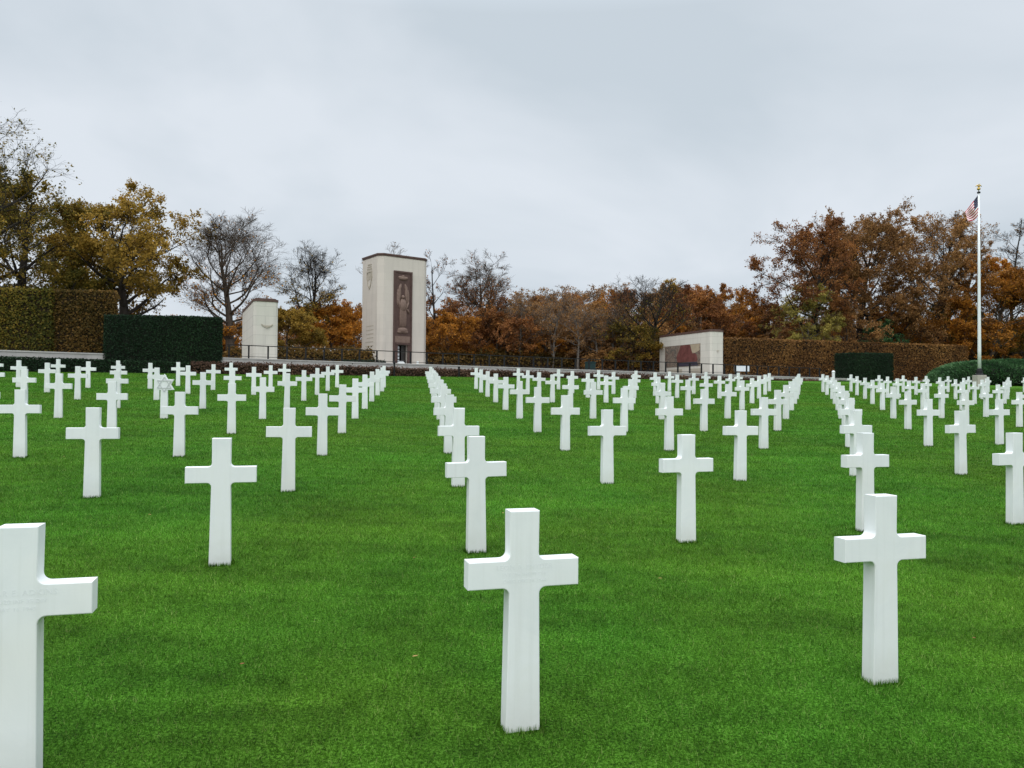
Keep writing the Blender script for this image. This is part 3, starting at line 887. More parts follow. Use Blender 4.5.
# ------------------------------------------------------------------ pylons
def pylon(px, pytop, pybase, Y, wd, dp, label, ztop_off=0):
    c = at_y(px, pybase, Y); zt = at_y(px, pytop, Y)[2]
    p = empty('memorial_pylon', (c[0], c[1], c[2]-.15), TANG)
    tag(p, label, 'pylon', 'stone memorial pylons flanking the tower')
    h = zt - (c[2]-.15)
    poly = chamfered(wd, dp, .16)
    b = MB(); b.prism(poly, -.8, h-.16); b.build('stone_body', M['pylon_stone'], p)
    b = MB(); b.prism(offset_poly(poly,.03), h-.16, h); b.prism(offset_poly(poly,-.1), h+.002, h+.07)
    b.build('cornice', M['copper'], p)
    return p, h
pyl, hl = pylon(253, 298.5, 361, 49.6, 1.52, 8.2, 'pale stone pylon seen end on with brown metal cap, left of the tower')
b = MB()        # winged ornament on its end
zc = hl*.58; 
for sg in (-1,1):
    for k in range(5):
        x0 = .84+sg*(.05+.06*k); x1 = .84+sg*(.05+.06*(k+1)); zz = zc+.05*k*k*.15
        b.box(min(x0,x1), max(x0,x1)-.002, -.05, -.002, zz-.06, zz+.045-.006*k)
b.box(.79,.89,-.08,-.052,zc-.12,zc+.06)
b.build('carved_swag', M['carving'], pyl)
pyr, hr = pylon(711, 329.6, 376.5, 68.5, 1.46, 8.0, 'pale stone pylon bearing a coloured battle map, right of the tower')
# map panel: plain patches of colour in inlaid stone
def map_mat():
    t = NT('map_inlay'); v = t.obj()
    sep = t.n('ShaderNodeSeparateXYZ'); t.l(v, sep.inputs[0])
    n = t.noise(2.0, 4, .6, v, .4); n2 = t.noise(5, 4, .6, v)
    base = t.ramp(n, [(.32,(.13,.085,.070)), (.42,(.22,.165,.125)), (.52,(.10,.088,.078)), (.60,(.28,.215,.16)), (.72,(.15,.09,.075))], 'CONSTANT')
    return t.surf(t.mix(t.math('MULTIPLY', n2, .3), base, (.2,.16,.13)), .6, spec=.3)
M['map'] = map_mat()
M['map_red'] = noise_mat('map_red_inlay', (.10,.032,.028), (.19,.070,.060), 2.2, .6, .05)
M['map_blue'] = noise_mat('map_dark_blue_inlay', (.035,.030,.050), (.06,.052,.07), 3, .6, .05)
M['map_tan'] = noise_mat('map_tan_inlay', (.36,.29,.20), (.44,.36,.26), 3, .6, .05)
# the face x=0 of the pylon, y runs away from the viewer, so the picture's left is large y
my0, my1, mz0, mz1 = 1.5, 6.9, hr*.27, hr*.74
b = MB(); b.box(-.03,-.002,my0,my1,mz0,mz1)
mp_ = b.build('map_panel', M['map'], pyr)
def flat(poly, mat, nm, d):
    b = MB(); n=len(poly); q=[(my1-(my1-my0)*u, mz0+(mz1-mz0)*v) for u,v in poly]
    b.add([(-d,*p) for p in q]+[(-.0305,*p) for p in q], [tuple(range(n)), tuple(range(2*n-1,n-1,-1))]+[(i,n+i,n+(i+1)%n,(i+1)%n) for i in range(n)])
    b.build(nm, mat, mp_)
flat([(.38,.20),(.34,.42),(.37,.58),(.43,.80),(.46,.985),(.72,.985),(.76,.75),(.80,.55),(.84,.60),(.90,.52),(.93,.34),(.92,.20)], M['map_red'], 'red_region', .036)
flat([(.40,.015),(.40,.19),(.92,.19),(.95,.015)], M['map_blue'], 'blue_legend', .035)
flat([(.735,.985),(.985,.985),(.985,.70),(.90,.62),(.84,.58),(.78,.62)], M['map_tan'], 'tan_region', .034)
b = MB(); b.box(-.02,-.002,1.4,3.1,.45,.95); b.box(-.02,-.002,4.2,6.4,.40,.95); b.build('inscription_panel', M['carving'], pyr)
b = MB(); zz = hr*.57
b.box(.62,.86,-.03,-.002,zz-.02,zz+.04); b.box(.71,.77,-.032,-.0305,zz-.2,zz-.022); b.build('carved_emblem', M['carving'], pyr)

# ------------------------------------------------------------------ small things on and below the terrace
s = s_of(590.3, 6); p = tp(s, 6); zt1 = z_of(590.3, 361.8, s, 6); zt0 = tz(s)-.08
b = MB(); hh = zt1-zt0; k_ = p[1]/F
b.box(-4.1*k_,4.1*k_,-.3,.3,.05,hh-.09); b.box(-4.4*k_,4.4*k_,-.34,.34,hh-.088,hh); b.box(-3.6*k_,-3.2*k_,-.28,.28,0,.049); b.box(3.2*k_,3.6*k_,-.28,.28,0,.049)
tag(b.build('utility_box', M['green_box'], None, (p[0],p[1],zt0), TANG, bevel=.012), 'dark green cabinet behind the railing before the brown hedge', 'cabinet')
s = s_of(742, 4); p = tp(s, 4); k_ = p[1]/F; zt0 = tz(s)-.06
z1 = z_of(742, 365.8, s, 4)-zt0; z0 = z_of(742, 371.4, s, 4)-zt0
o = empty('information_board', (p[0],p[1],zt0), TANG*.4); tag(o, 'white information board on two dark legs right of the right pylon', 'sign')
b = MB(); b.box(-8.3*k_,8.3*k_,-.03,.03,z0,z1); b.build('panel', M['board'], o, bevel=.006)
b = MB()
b.box(-8.5*k_,8.5*k_,-.04,.04,z1+.001,z1+.04); b.box(-8.5*k_,-7.7*k_,-.045,-.031,z0,z1); b.box(7.7*k_,8.5*k_,-.045,-.031,z0,z1)
b.build('frame', M['iron'], o)
for x in (-5.2*k_, 5.2*k_):
    b = MB(); b.box(x-.05,x+.05,.032,.12,-.05,z1-.02); b.build('leg', M['iron'], o)
s = s_of(833.4, .5); p = tp(s, .5); gz0 = g_at(s,.5); z1 = z_of(833.4, 370.5, s, .5)-gz0
b = MB(); b.lathe([(.15,0),(.15,.1),(.12,.14),(.12,z1-.18),(.14,z1-.16),(.14,z1-.1),(.05,z1)], 12)
tag(b.build('marker_post', M['marble'], None, (p[0],p[1],gz0)), 'short pale stone post beside the right dark yew block', 'post')
for px, py0, py1, lb in ((394.3,361.5,375.5,'slim dark metal post in the low hedge before the tower doorway'),(459,366.5,377,'slim dark metal post in the low hedge right of the tower')):
    s = s_of(px,-.12); p = tp(s,-.12); g0 = g_at(s,-.12); h1 = z_of(px,py0,s,-.12)-g0
    b = MB(); b.lathe([(.055,-.02),(.055,h1*.82),(.075,h1*.84),(.075,h1*.96),(.03,h1)], 10)
    tag(b.build('bollard_light', M['iron'], None, (p[0],p[1],g0)), lb, 'post', 'slim dark posts before the hedge')

# ------------------------------------------------------------------ flagpole and flag
gp = px_ground(979.5, 387.6); YF = gp[1]; zf = gz(gp[0],gp[1]); kF = YF/F
def zF(py): return at_y(979, py, YF)[2]-zf
fp = empty('flagpole', (gp[0],gp[1],zf)); tag(fp, 'tall white flagpole with gilded eagle finial on a stone pedestal', 'flagpole')
b = MB(); hb = zF(375.2); b.box(-4.6*kF,4.6*kF,-4.6*kF,4.6*kF,-.1,hb); b.build('pedestal', M['pedestal'], fp, bevel=.02)
b = MB(); b.lathe([(.30,hb+.002),(.30,hb+.06),(.22,hb+.12),(.20,hb+.32),(.16,hb+.44),(.15,hb+.5)], 20); b.build('collar', M['iron'], fp, smooth=False)
b = MB(); ht_ = zF(193.5); b.lathe([(.125,hb+.45),(.12,hb+2),(.095,ht_*.6),(.065,ht_)], 20); b.build('pole', M['pole_paint'], fp, smooth=True)
b = MB(); b.lathe([(.07,ht_+.001),(.12,ht_+.03),(.12,ht_+.12),(.05,ht_+.15)], 14); b.build('truck', M['iron'], fp)
b = MB(); zt = ht_+.15
b.lathe([(.03,zt),(.03,zt+.1),(.11,zt+.14),(.13,zt+.2),(.11,zt+.27),(.04,zt+.31)], 14)
for sg in (-1,1):
    b.tube([(0,0,zt+.4),(sg*.12,0,zt+.48),(sg*.24,.02,zt+.38)],[.07,.05,.015],8)
b.tube([(0,0,zt+.28),(0,-.02,zt+.42),(0,-.04,zt+.54),(.05,-.1,zt+.56)],[.05,.08,.045,.01],8)
b.build('eagle_finial', M['gold'], fp, smooth=True)

def flag_mat(name, a, b_): return noise_mat(name, a, b_, 8, .8, .1)
def canton_mat():
    t = NT('flag_canton'); v = t.n('ShaderNodeUVMap').outputs[0]
    sep = t.n('ShaderNodeSeparateXYZ'); t.l(v, sep.inputs[0])
    def cell(o, n):
        f = t.math('FRACT', t.math('MULTIPLY', o, n)); return t.math('ABSOLUTE', t.math('SUBTRACT', f, .5))
    dx = cell(sep.outputs[0], 6); dy = cell(sep.outputs[1], 5)
    r = t.math('SQRT', t.math('ADD', t.math('MULTIPLY',dx,dx), t.math('MULTIPLY',dy,dy)))
    return t.surf(t.mix(t.math('LESS_THAN', r, .16), (.008,.010,.045), (.6,.6,.62)), .8)
M['f_red'] = flag_mat('flag_red', (.44,.012,.026), (.52,.02,.036)); M['f_white'] = flag_mat('flag_white', (.82,.82,.84),(.88,.88,.90)); M['f_blue'] = canton_mat()
nr, nc = 26, 40
def flagpt(u, v):     # u along the fly 0..1, v down the hoist 0..1, in pixels from the photo's proportions
    top = np.array([978.3,194.6])*(1-u) + np.array([965.2,212.0])*u
    bot = np.array([978.3,215.2])*(1-u) + np.array([967.6,221.0])*u
    bot = bot + np.array([.4, 2.2])*math.sin(math.pi*u)
    q = top*(1-v) + bot*v
    dep = .13*math.sin(u*9+v*3.0)*u**.5 + .22*u + .05*math.sin(v*7+u*4)
    return at_y(q[0], q[1], YF+dep)
fo = flagpt(0,0)
verts = [tuple(flagpt(c/nc, r/nr)-fo) for r in range(nr+1) for c in range(nc+1)]
me = bpy.data.meshes.new('flag'); fs=[]; mi=[]
for r in range(nr):
    for c in range(nc):
        a=r*(nc+1)+c; fs.append((a,a+1,a+nc+2,a+nc+1))
        mi.append(2 if (r<14 and c<14) else (0 if (r//2)%2==0 else 1))
me.from_pydata(verts,[],fs)
for k in ('f_red','f_white','f_blue'): me.materials.append(M[k])
me.polygons.foreach_set('material_index', mi)
uv = me.uv_layers.new(name='UVMap')
for p_ in me.polygons:
    for li in p_.loop_indices:
        vi = me.loops[li].vertex_index; r_, c_ = divmod(vi, nc+1)
        uv.data[li].uv = (c_/16.0, r_/14.0)
me.polygons.foreach_set('use_smooth', [True]*len(fs)); me.update()
fl = link('flag', me, None, fo)
sm = fl.modifiers.new('thickness','SOLIDIFY'); sm.thickness = .004
tag(fl, 'red and white striped flag with blue starred canton drooping from the flagpole', 'flag')

# ------------------------------------------------------------------ trees
def norm(a): return a/np.maximum(np.linalg.norm(a,axis=-1,keepdims=True),1e-9)
def sweep(rg, start, d, length, S, up, jit):
    """curved polylines: start (N,3), d (N,3), length (N,) -> (N,S,3)"""
    N=len(start); P=np.empty((N,S,3)); P[:,0]=start; cur=d.copy(); st=(length/(S-1))[:,None]
    for k in range(1,S):
        cur = norm(cur + rg.normal(0,jit,(N,3)) + np.array([0,0,up])); P[:,k]=P[:,k-1]+cur*st
    return P
def tubes(P, r0, r1, k):
    """P (N,S,3) -> verts, quads"""
    N,S,_=P.shape
    t=norm(P[:,-1]-P[:,0]); a=np.where(np.abs(t[:,2:3])<.9, np.array([[0,0,1.]]), np.array([[1.,0,0]]))
    u=norm(np.cross(t,a)); w=np.cross(t,u)
    ang=np.arange(k)*2*np.pi/k
    rad=r0[:,None]+(r1-r0)[:,None]*np.linspace(0,1,S)[None]
    ring=(u[:,None,None,:]*np.cos(ang)[None,None,:,None]+w[:,None,None,:]*np.sin(ang)[None,None,:,None])*rad[:,:,None,None]
    V=(P[:,:,None,:]+ring).reshape(-1,3)
    i=np.arange(N)[:,None,None]*S*k; s_=np.arange(S-1)[None,:,None]*k; q=np.arange(k)[None,None,:]; q2=(q+1)%k
    Fq=np.stack([i+s_+q,i+s_+q2,i+s_+k+q2,i+s_+k+q],-1).reshape(-1,4)
    return V,Fq
def spawn(rg, P, L, nch, tmin, ang, ratio, up=0.0):
    N,S,_=P.shape
    par=np.repeat(np.arange(N),nch); n=len(par)
    t=tmin+(1-tmin)*((np.tile(np.arange(nch),N)+rg.random(n))/nch)
    f=t*(S-1); k=np.minimum(f.astype(int),S-2); fr=(f-k)[:,None]
    st=P[par,k]*(1-fr)+P[par,k+1]*fr
    tan=norm(P[par,k+1]-P[par,k])
    rnd=rg.normal(0,1,(n,3)); perp=norm(rnd-(rnd*tan).sum(1,keepdims=True)*tan)
    a=ang*(.7+.6*rg.random(n))[:,None]
    d=norm(tan*np.cos(a)+perp*np.sin(a)+np.array([0,0,up]))
    ln=L[par]*ratio*(1.15-.55*t)*(.7+.6*rg.random(n))
    return st,d,ln,par,t
def make_tree(seed, Ht, Wd, first=.25, limbs=16, tr=None, shape='round', nb=(7,5,5), leaves=8000, leaf_size=.2,
              lmin=0.0, lmax=1.0, lpow=0.0, up=.10, lean=(0,0), mat_leaf='brown', mat_bark='bark_brown', vbias=0.0, twig=.011,
              droop=0.0, stems=1, clump=.22):
    """returns trunk mesh and crown mesh; leaves thin out above lmax and below lmin (share of the height)"""
    rg=np.random.default_rng(seed); tr = tr or Ht*.02
    VV=[];FF=[];off=0
    leaf_size*=.8; leaves=int(leaves*1.45); twig*=.62
    def put(V,Fq):
        nonlocal off
        VV.append(V);FF.append(Fq+off);off+=len(V)
    allL=[]
    for s_i in range(stems):
        a0=rg.random()*6.28
        base=np.array([[0,0,-.4]]) if stems==1 else np.array([[.35*math.cos(a0+2.1*s_i),.35*math.sin(a0+2.1*s_i),-.4]])
        dd=norm(np.array([[lean[0],lean[1],1.0]]) + (0 if stems==1 else np.array([[.25*math.cos(a0+2.1*s_i),.25*math.sin(a0+2.1*s_i),0]])))
        T=sweep(rg,base,dd,np.array([Ht*(.93 if shape=='cone' else .84)]),12,.05,.06)
        V,Fq=tubes(T,np.array([tr]),np.array([tr*.12]),10)
        put(V,Fq)
        # root flare
        R0=sweep(rg,np.repeat(base,1,0),dd,np.array([Ht*.06]),3,.05,.0); put(*tubes(R0,np.array([tr*1.5]),np.array([tr*.95]),10))
        n=limbs
        top_=.93
        h=first+(top_-first)*((np.arange(n)+rg.random(n)*.9)/n)**1.15
        f=h*11; k=np.minimum(f.astype(int),10); fr=(f-k)[:,None]
        st=T[0,k]*(1-fr)+T[0,k+1]*fr
        az=np.arange(n)*2.4+rg.random(n)*.9
        rel_=(h-first)/(1-first)
        if shape=='round': env=np.sqrt(np.clip(1-(2*np.clip(rel_*.92+.08,0,1)-.95)**2,.03,1))
        elif shape=='cone': env=np.clip(1.05-rel_,.06,1)**.75
        elif shape=='fan': env=.45+.75*np.clip(rel_,0,1)*(1-rel_*.45)
        else: env=np.sqrt(np.clip(1-rel_**2.2,.04,1))
        el=np.radians(18+50*rel_ if shape!='cone' else 8+38*rel_)+rg.normal(0,.14,n)
        if shape=='fan': el=np.radians(38+30*rel_)+rg.normal(0,.12,n)
        d=np.stack([np.cos(az)*np.cos(el),np.sin(az)*np.cos(el),np.sin(el)],1)
        ln=env*Wd*.5/np.maximum(np.cos(el),.42)*(.8+.35*rg.random(n))
        if shape!='cone':
            el=np.radians(12+62*rel_**1.15+(10 if shape=='fan' else 0))+rg.normal(0,.17,n); el=np.minimum(el,1.45)
            d=np.stack([np.cos(az)*np.cos(el),np.sin(az)*np.cos(el),np.sin(el)],1)
            zb=first*Ht*.72; zc=(Ht+zb)/2; rad=np.array([Wd*.44,Wd*.44,(Ht-zb)*.47])
            o_=(st-np.array([0,0,zc]))/rad; dv_=d/rad
            A_=(dv_**2).sum(1); B_=(o_*dv_).sum(1); C_=(o_**2).sum(1)-1
            disc=np.maximum(B_**2-A_*C_,0.0)
            ln=np.where(C_<0,(-B_+np.sqrt(disc))/A_,Wd*.12)*(.78+.27*rg.random(n))
        # do not grow through the top
        ln=np.minimum(ln,(Ht*1.04-st[:,2])/np.maximum(np.sin(el)+.12,.2))
        ln=np.maximum(ln, Wd*.06)
        r0=tr*(1-h)*.46+tr*.07
        P1=sweep(rg,st,d,ln,8,up,.13); put(*tubes(P1,r0,r0*.18,6))
        s2,d2,l2,p2,t2=spawn(rg,P1,ln,nb[0],.30,.85,.50,.08-droop); l2=np.maximum(l2,.35)
        if shape!='cone':
            kp=rg.random(len(l2))<np.clip((ln[p2]/(.75*ln.max()))**1.6,.06,1)
            s2,d2,l2,p2,t2=s2[kp],d2[kp],l2[kp],p2[kp],t2[kp]
        r2=np.maximum(r0[p2]*(1-t2*.78)*.42,twig*1.5)
        P2=sweep(rg,s2,d2,l2,6,up*.7-droop*.5,.16); put(*tubes(P2,r2,np.maximum(r2*.25,twig),4))
        s3,d3,l3,p3,t3=spawn(rg,P2,l2,nb[1],.28,.8,.55,.05-droop); l3=np.maximum(l3,.25)
        r3=np.maximum(r2[p3]*.4,twig)
        P3=sweep(rg,s3,d3,l3,4,up*.5-droop,.18); put(*tubes(P3,r3,np.full(len(r3),twig*.7),3))
        s4,d4,l4,p4,t4=spawn(rg,P3,l3,nb[2],.15,.7,.62,.03-droop); l4=np.maximum(l4,.18)
        P4=sweep(rg,s4,d4,l4,3,up*.4-droop,.15); put(*tubes(P4,np.full(len(l4),twig*.8),np.full(len(l4),twig*.45),3))
        li=p2[p3[p4]]
        allL.append((P4,li+1000*s_i))
    # bring the finished crown to the height and spread asked for
    tips=np.concatenate([a for a,_ in allL]).reshape(-1,3)
    ex=np.percentile(np.abs(tips[:,:2]-np.median(tips[:,:2],0)),97)
    SC=np.array([Wd*.5/ex]*2+[Ht/np.percentile(tips[:,2],99.93)])
    SC[:2]=np.clip(SC[:2],.5,1.7)
    VV=[v_*np.where(v_[:,2:3]<0,np.array([SC[0],SC[0],1.]),SC) for v_ in VV]
    allL=[(a*SC,b_) for a,b_ in allL]
    trunk=np_mesh('trunk',np.concatenate(VV),np.concatenate(FF),M[mat_bark],smooth=True)
    P4=np.concatenate([a for a,_ in allL]); li=np.concatenate([b for _,b in allL])
    cl=rg.random(20000)          # per-limb tone
    # leaves
    crown=None
    if leaves:
        m=rg.integers(0,len(P4),leaves*3); t=rg.random(leaves*3)*2; k=np.minimum(t.astype(int),1); fr=(t-k)[:,None]
        pos=P4[m,k]*(1-fr)+P4[m,k+1]*fr + rg.normal(0,leaf_size*.55,(leaves*3,3))
        hrel=pos[:,2]/Ht
        pr=np.ones(len(pos))
        if lpow: pr=np.clip((lmax-hrel)/max(lmax-lmin,.01),0.0,1)**lpow + .02
        holes=smooth_noise(pos, 7.5/ max(Wd,1)*1.6, seed+3)
        pr=pr*np.clip(.72+.75*holes,.06,1)
        ok=np.where(rg.random(len(pos))<pr)[0][:leaves]
        pos=pos[ok]; mm=m[ok]
        Nn=norm(rg.normal(0,1,(len(pos),3))+np.array([0,0,.6]))
        d=Nn; a=rg.normal(0,1,(len(pos),3)); u=norm(np.cross(d,a)); v=np.cross(d,u)
        s_=(leaf_size*(.6+.8*rg.random(len(pos))))[:,None]
        q=np.empty((len(pos),4,3)); q[:,0]=pos-u*s_*.32; q[:,1]=pos-v*s_*.5; q[:,2]=pos+u*s_*.32; q[:,3]=pos+v*s_*.5
        val=np.clip(.42+vbias+clump*1.6*(cl[li[mm]%20000]-.5)+clump*smooth_noise(pos,2.2,seed+9)*.6+rg.normal(0,.16,len(pos)),0,1)
        crown=qmesh('crown',q,M['leaf_'+mat_leaf],val)
    return trunk,crown
def plant(px, Y, pytop, wpx, name, label, cat='tree', group=None, seed=1, rz=None, hs=1.0, **kw):
    x=(at_y(px,350,Y))[0]; g0=gz(x,Y)
    Ht=at_y(px,pytop,Y)[2]-g0; Wd=wpx/F*Y
    tr,cr=make_tree(seed,Ht,Wd,**kw)
    o=empty(name,(x,Y,g0),0)
    link('trunk',tr,o)
    if cr: link('crown',cr,o)
    tag(o,label,cat,group)
    return o,tr,cr,Ht,Wd
def plant_copy(src, px, Y, pytop, wpx, name, label, cat='tree', group=None, rz=0.0):
    _,tr,cr,H0,W0=src
    x=(at_y(px,350,Y))[0]; g0=gz(x,Y); Ht=at_y(px,pytop,Y)[2]-g0; Wd=wpx/F*Y
    o=empty(name,(x,Y,g0),rz); o.scale=(Wd/W0,Wd/W0,Ht/H0)
    link('trunk',tr,o)
    if cr: link('crown',cr,o)
    tag(o,label,cat,group); return o
TREES = True
if TREES:
    # left side
    plant(-62,50,74,228,'oak_tree','big sparse bare-topped oak reaching in from the left edge',seed=21,first=.22,limbs=22,nb=(8,6,6),leaves=6000,leaf_size=.20,
          lmin=.2,lmax=1.0,lpow=1.3,mat_leaf='olive',mat_bark='bark_dark',tr=.5,twig=.012,shape='fan')
    plant(20,58,186,170,'oak_tree','dense olive brown oak behind the left beech hedge',seed=22,first=.16,limbs=20,nb=(8,6,5),leaves=26000,leaf_size=.24,mat_leaf='olive',mat_bark='bark_dark',tr=.42)
    plant(-30,64,170,160,'oak_tree','dark gold oak at the far left edge behind the bare oak',seed=23,first=.16,limbs=18,nb=(7,5,5),leaves=16000,leaf_size=.26,mat_leaf='olive',mat_bark='bark_dark',vbias=-.05)
    plant(127,60,186,132,'oak_tree','golden brown oak with dark spreading limbs behind the big yew block',seed=24,first=.24,limbs=22,nb=(8,6,5),leaves=24000,leaf_size=.23,mat_leaf='gold',mat_bark='bark_dark',tr=.42,vbias=-.02,up=.07)
    plant(82,72,215,90,'oak_tree','olive tree filling the gap between the two left oaks',seed=25,first=.15,limbs=16,nb=(7,5,4),leaves=13000,leaf_size=.26,mat_leaf='olive',mat_bark='bark_dark')
    plant(234,63,213,96,'beech_tree','large almost bare beech behind the left pylon',seed=26,first=.22,limbs=28,nb=(10,7,8),leaves=4200,leaf_size=.21,lmin=.25,lmax=.66,lpow=1.2,mat_leaf='orange',mat_bark='bark_brown',tr=.27,twig=.0115,up=.20,shape='dome')
    plant(303,72,245,66,'beech_tree','small bare-topped beech between left pylon and tower',seed=27,first=.3,limbs=22,nb=(9,7,7),leaves=3600,leaf_size=.22,lmin=.3,lmax=.72,lpow=1.2,mat_leaf='gold',mat_bark='bark_dark',tr=.28,twig=.015,up=.12)
    plant(287,66,308,60,'hornbeam_tree','low orange and olive tree right of the left pylon',seed=28,first=.08,limbs=16,nb=(7,5,4),leaves=15000,leaf_size=.2,mat_leaf='gold',mat_bark='bark_brown',vbias=-.08)
    plant(333,74,299,66,'hornbeam_tree','low bright orange tree just left of the tower',seed=29,first=.08,limbs=16,nb=(7,5,4),leaves=17000,leaf_size=.22,mat_leaf='orange',mat_bark='bark_brown',vbias=-.06)
    plant(205,70,322,70,'hornbeam_tree','low orange tree half hidden behind the big yew block',seed=30,first=.06,limbs=14,nb=(6,5,4),leaves=9000,leaf_size=.22,mat_leaf='orange',mat_bark='bark_brown',vbias=-.1)
    plant(378,92,244,46,'beech_tree','bare tree top showing just above the tower roof',seed=31,first=.3,limbs=14,nb=(7,6,5),leaves=800,leaf_size=.25,lmin=.3,lmax=.7,lpow=1,mat_leaf='brown',mat_bark='bark_grey',twig=.017)
    plant(434,84,252,44,'beech_tree','narrow bare beech right beside the tower',seed=32,first=.2,limbs=16,nb=(7,6,6),leaves=4500,leaf_size=.23,lmin=.2,lmax=.8,lpow=1.4,mat_leaf='rust',mat_bark='bark_dark',twig=.016)
    plant(357,84,300,40,'hornbeam_tree','grey brown tree close against the left flank of the tower',seed=33,first=.1,limbs=14,nb=(6,5,4),leaves=6000,leaf_size=.22,mat_leaf='brown',mat_bark='bark_grey')
    A=plant(483,80,252,68,'beech_tree','tall round-topped bare beech with rust leaves below, right of the tower',seed=34,first=.26,limbs=26,nb=(10,7,8),leaves=9000,leaf_size=.22,lmin=.3,lmax=.82,lpow=1.6,mat_leaf='rust',mat_bark='bark_brown',tr=.34,twig=.016,up=.12,shape='round')
    plant(446,76,312,64,'hornbeam_tree','low orange brown tree at the right foot of the tower',seed=35,first=.08,limbs=16,nb=(7,5,4),leaves=15000,leaf_size=.21,mat_leaf='orange',mat_bark='bark_brown',vbias=-.16)
    plant(496,79,312,74,'hornbeam_tree','low rust red tree beneath the round-topped bare beech',seed=36,first=.08,limbs=16,nb=(7,5,4),leaves=16000,leaf_size=.21,mat_leaf='rust',mat_bark='bark_brown',vbias=.06)
    # middle wood: prototypes and copies
    WG='slender trees of the wood between the tower and the right pylon'
    protos=[
     plant(540,88,296,50,'woodland_tree','slender orange brown tree in the wood behind the railing',group=WG,seed=41,first=.2,limbs=18,nb=(6,5,4),leaves=9000,leaf_size=.2,mat_leaf='brown',mat_bark='bark_grey',shape='dome',tr=.18,twig=.014),
     plant(572,92,292,48,'woodland_tree','slender rust red tree in the wood behind the railing',group=WG,seed=42,first=.3,limbs=18,nb=(6,5,4),leaves=8000,leaf_size=.2,mat_leaf='rust',mat_bark='bark_grey',shape='dome',tr=.18,twig=.014,vbias=.08),
     plant(556,86,286,40,'woodland_tree','thin nearly bare grey tree in the wood behind the railing',group=WG,seed=43,first=.3,limbs=18,nb=(7,5,5),leaves=2200,leaf_size=.2,mat_leaf='brown',mat_bark='bark_grey',shape='dome',tr=.17,twig=.016,up=.16),
     plant(606,90,290,54,'woodland_tree','slender orange tree in the wood behind the railing',group=WG,seed=44,first=.15,limbs=18,nb=(6,5,4),leaves=9000,leaf_size=.2,mat_leaf='orange',mat_bark='bark_brown',shape='dome',tr=.18,vbias=-.1,twig=.014),
     plant(524,84,318,44,'woodland_tree','low dull brown tree in the wood behind the railing',group=WG,seed=45,first=.1,limbs=16,nb=(6,5,4),leaves=8000,leaf_size=.2,mat_leaf='brown',mat_bark='bark_grey',shape='dome',tr=.11,twig=.014),
    ]
    labs=['slender orange brown tree in the wood behind the railing','slender rust red tree in the wood behind the railing','thin nearly bare grey tree in the wood behind the railing',
          'slender orange tree in the wood behind the railing','low dull brown tree in the wood behind the railing']
    spots=[(462,98,300,48,1),(515,96,300,46,0),(528,100,288,44,2),(548,99,294,50,1),(586,98,285,46,2),(590,86,296,48,0),(560,82,322,46,4),(600,83,320,50,0),
           (622,96,288,52,1),(638,88,300,50,0),(582,80,326,44,4),(540,80,326,42,3),(626,82,318,46,3),(508,90,308,44,3),(655,98,284,56,0),(690,99,286,56,1),(715,96,292,54,3),
           (735,100,296,54,0),(665,90,304,50,3),(752,98,304,50,1),(700,92,306,54,0),(728,90,312,50,1),(486,104,300,50,3),(760,92,318,46,0),(612,104,284,50,2),(680,104,282,50,4),
           (510,80,334,46,1),(610,79,336,48,4),(640,79,334,48,0),(682,88,318,44,0)]
    for k,(px,Y,pt,wp,pi) in enumerate(spots):
        plant_copy(protos[pi],px,Y,pt,wp,'woodland_tree',labs[pi],group=WG,rz=k*1.7)
    rg2=random.Random(12)
    for k,px in enumerate([508,519,531,546,553,567,578,589,598,611,621]):
        plant_copy(protos[2],px,rg2.uniform(77.5,83),rg2.uniform(292,310),rg2.uniform(24,36),'woodland_tree',labs[2],group=WG,rz=k*2.3)
    plant(648,78,275,92,'apple_tree','bare spreading dark-limbed tree left of the right pylon',seed=51,first=.28,limbs=20,nb=(9,6,6),leaves=2600,leaf_size=.2,lmin=.2,lmax=.7,lpow=1,mat_leaf='olive',mat_bark='bark_dark',tr=.3,twig=.015,shape='fan')
    plant(632,77,322,60,'hornbeam_tree','low golden tree beneath the bare spreading tree',seed=52,first=.08,limbs=14,nb=(7,5,4),leaves=10000,leaf_size=.2,mat_leaf='gold',mat_bark='bark_brown',vbias=-.18)
    plant(672,96,278,46,'birch_tree','yellowish tree above the right pylon',seed=53,first=.2,limbs=16,nb=(7,5,4),leaves=9000,leaf_size=.21,mat_leaf='gold',mat_bark='bark_grey')
    plant(702,88,284,66,'maple_tree','red brown tree rising behind the right pylon',seed=54,first=.12,limbs=18,nb=(7,5,5),leaves=17000,leaf_size=.22,mat_leaf='rust',mat_bark='bark_brown',vbias=.08)
    plant(735,90,286,64,'maple_tree','rounded orange brown tree right of the right pylon',seed=55,first=.12,limbs=18,nb=(7,5,5),leaves=17000,leaf_size=.22,mat_leaf='orange',mat_bark='bark_brown',vbias=-.22)
    plant(768,92,300,50,'maple_tree','dull brown tree over the left end of the right beech hedge',seed=56,first=.1,limbs=16,nb=(7,5,5),leaves=11000,leaf_size=.22,mat_leaf='brown',mat_bark='bark_brown',vbias=-.1)
    # right group
    plant(808,80,216,104,'beech_tree','big red brown beech, leftmost of the tall right group',seed=61,first=.2,limbs=24,nb=(9,6,6),leaves=26000,leaf_size=.22,mat_leaf='rust',mat_bark='bark_dark',tr=.34,twig=.015,vbias=-.08,shape='round')
    plant(885,88,206,124,'beech_tree','big round brown beech, tallest of the right group',seed=62,first=.22,limbs=26,nb=(9,6,6),leaves=46000,leaf_size=.23,mat_leaf='brown',mat_bark='bark_dark',tr=.38,twig=.015,shape='round')
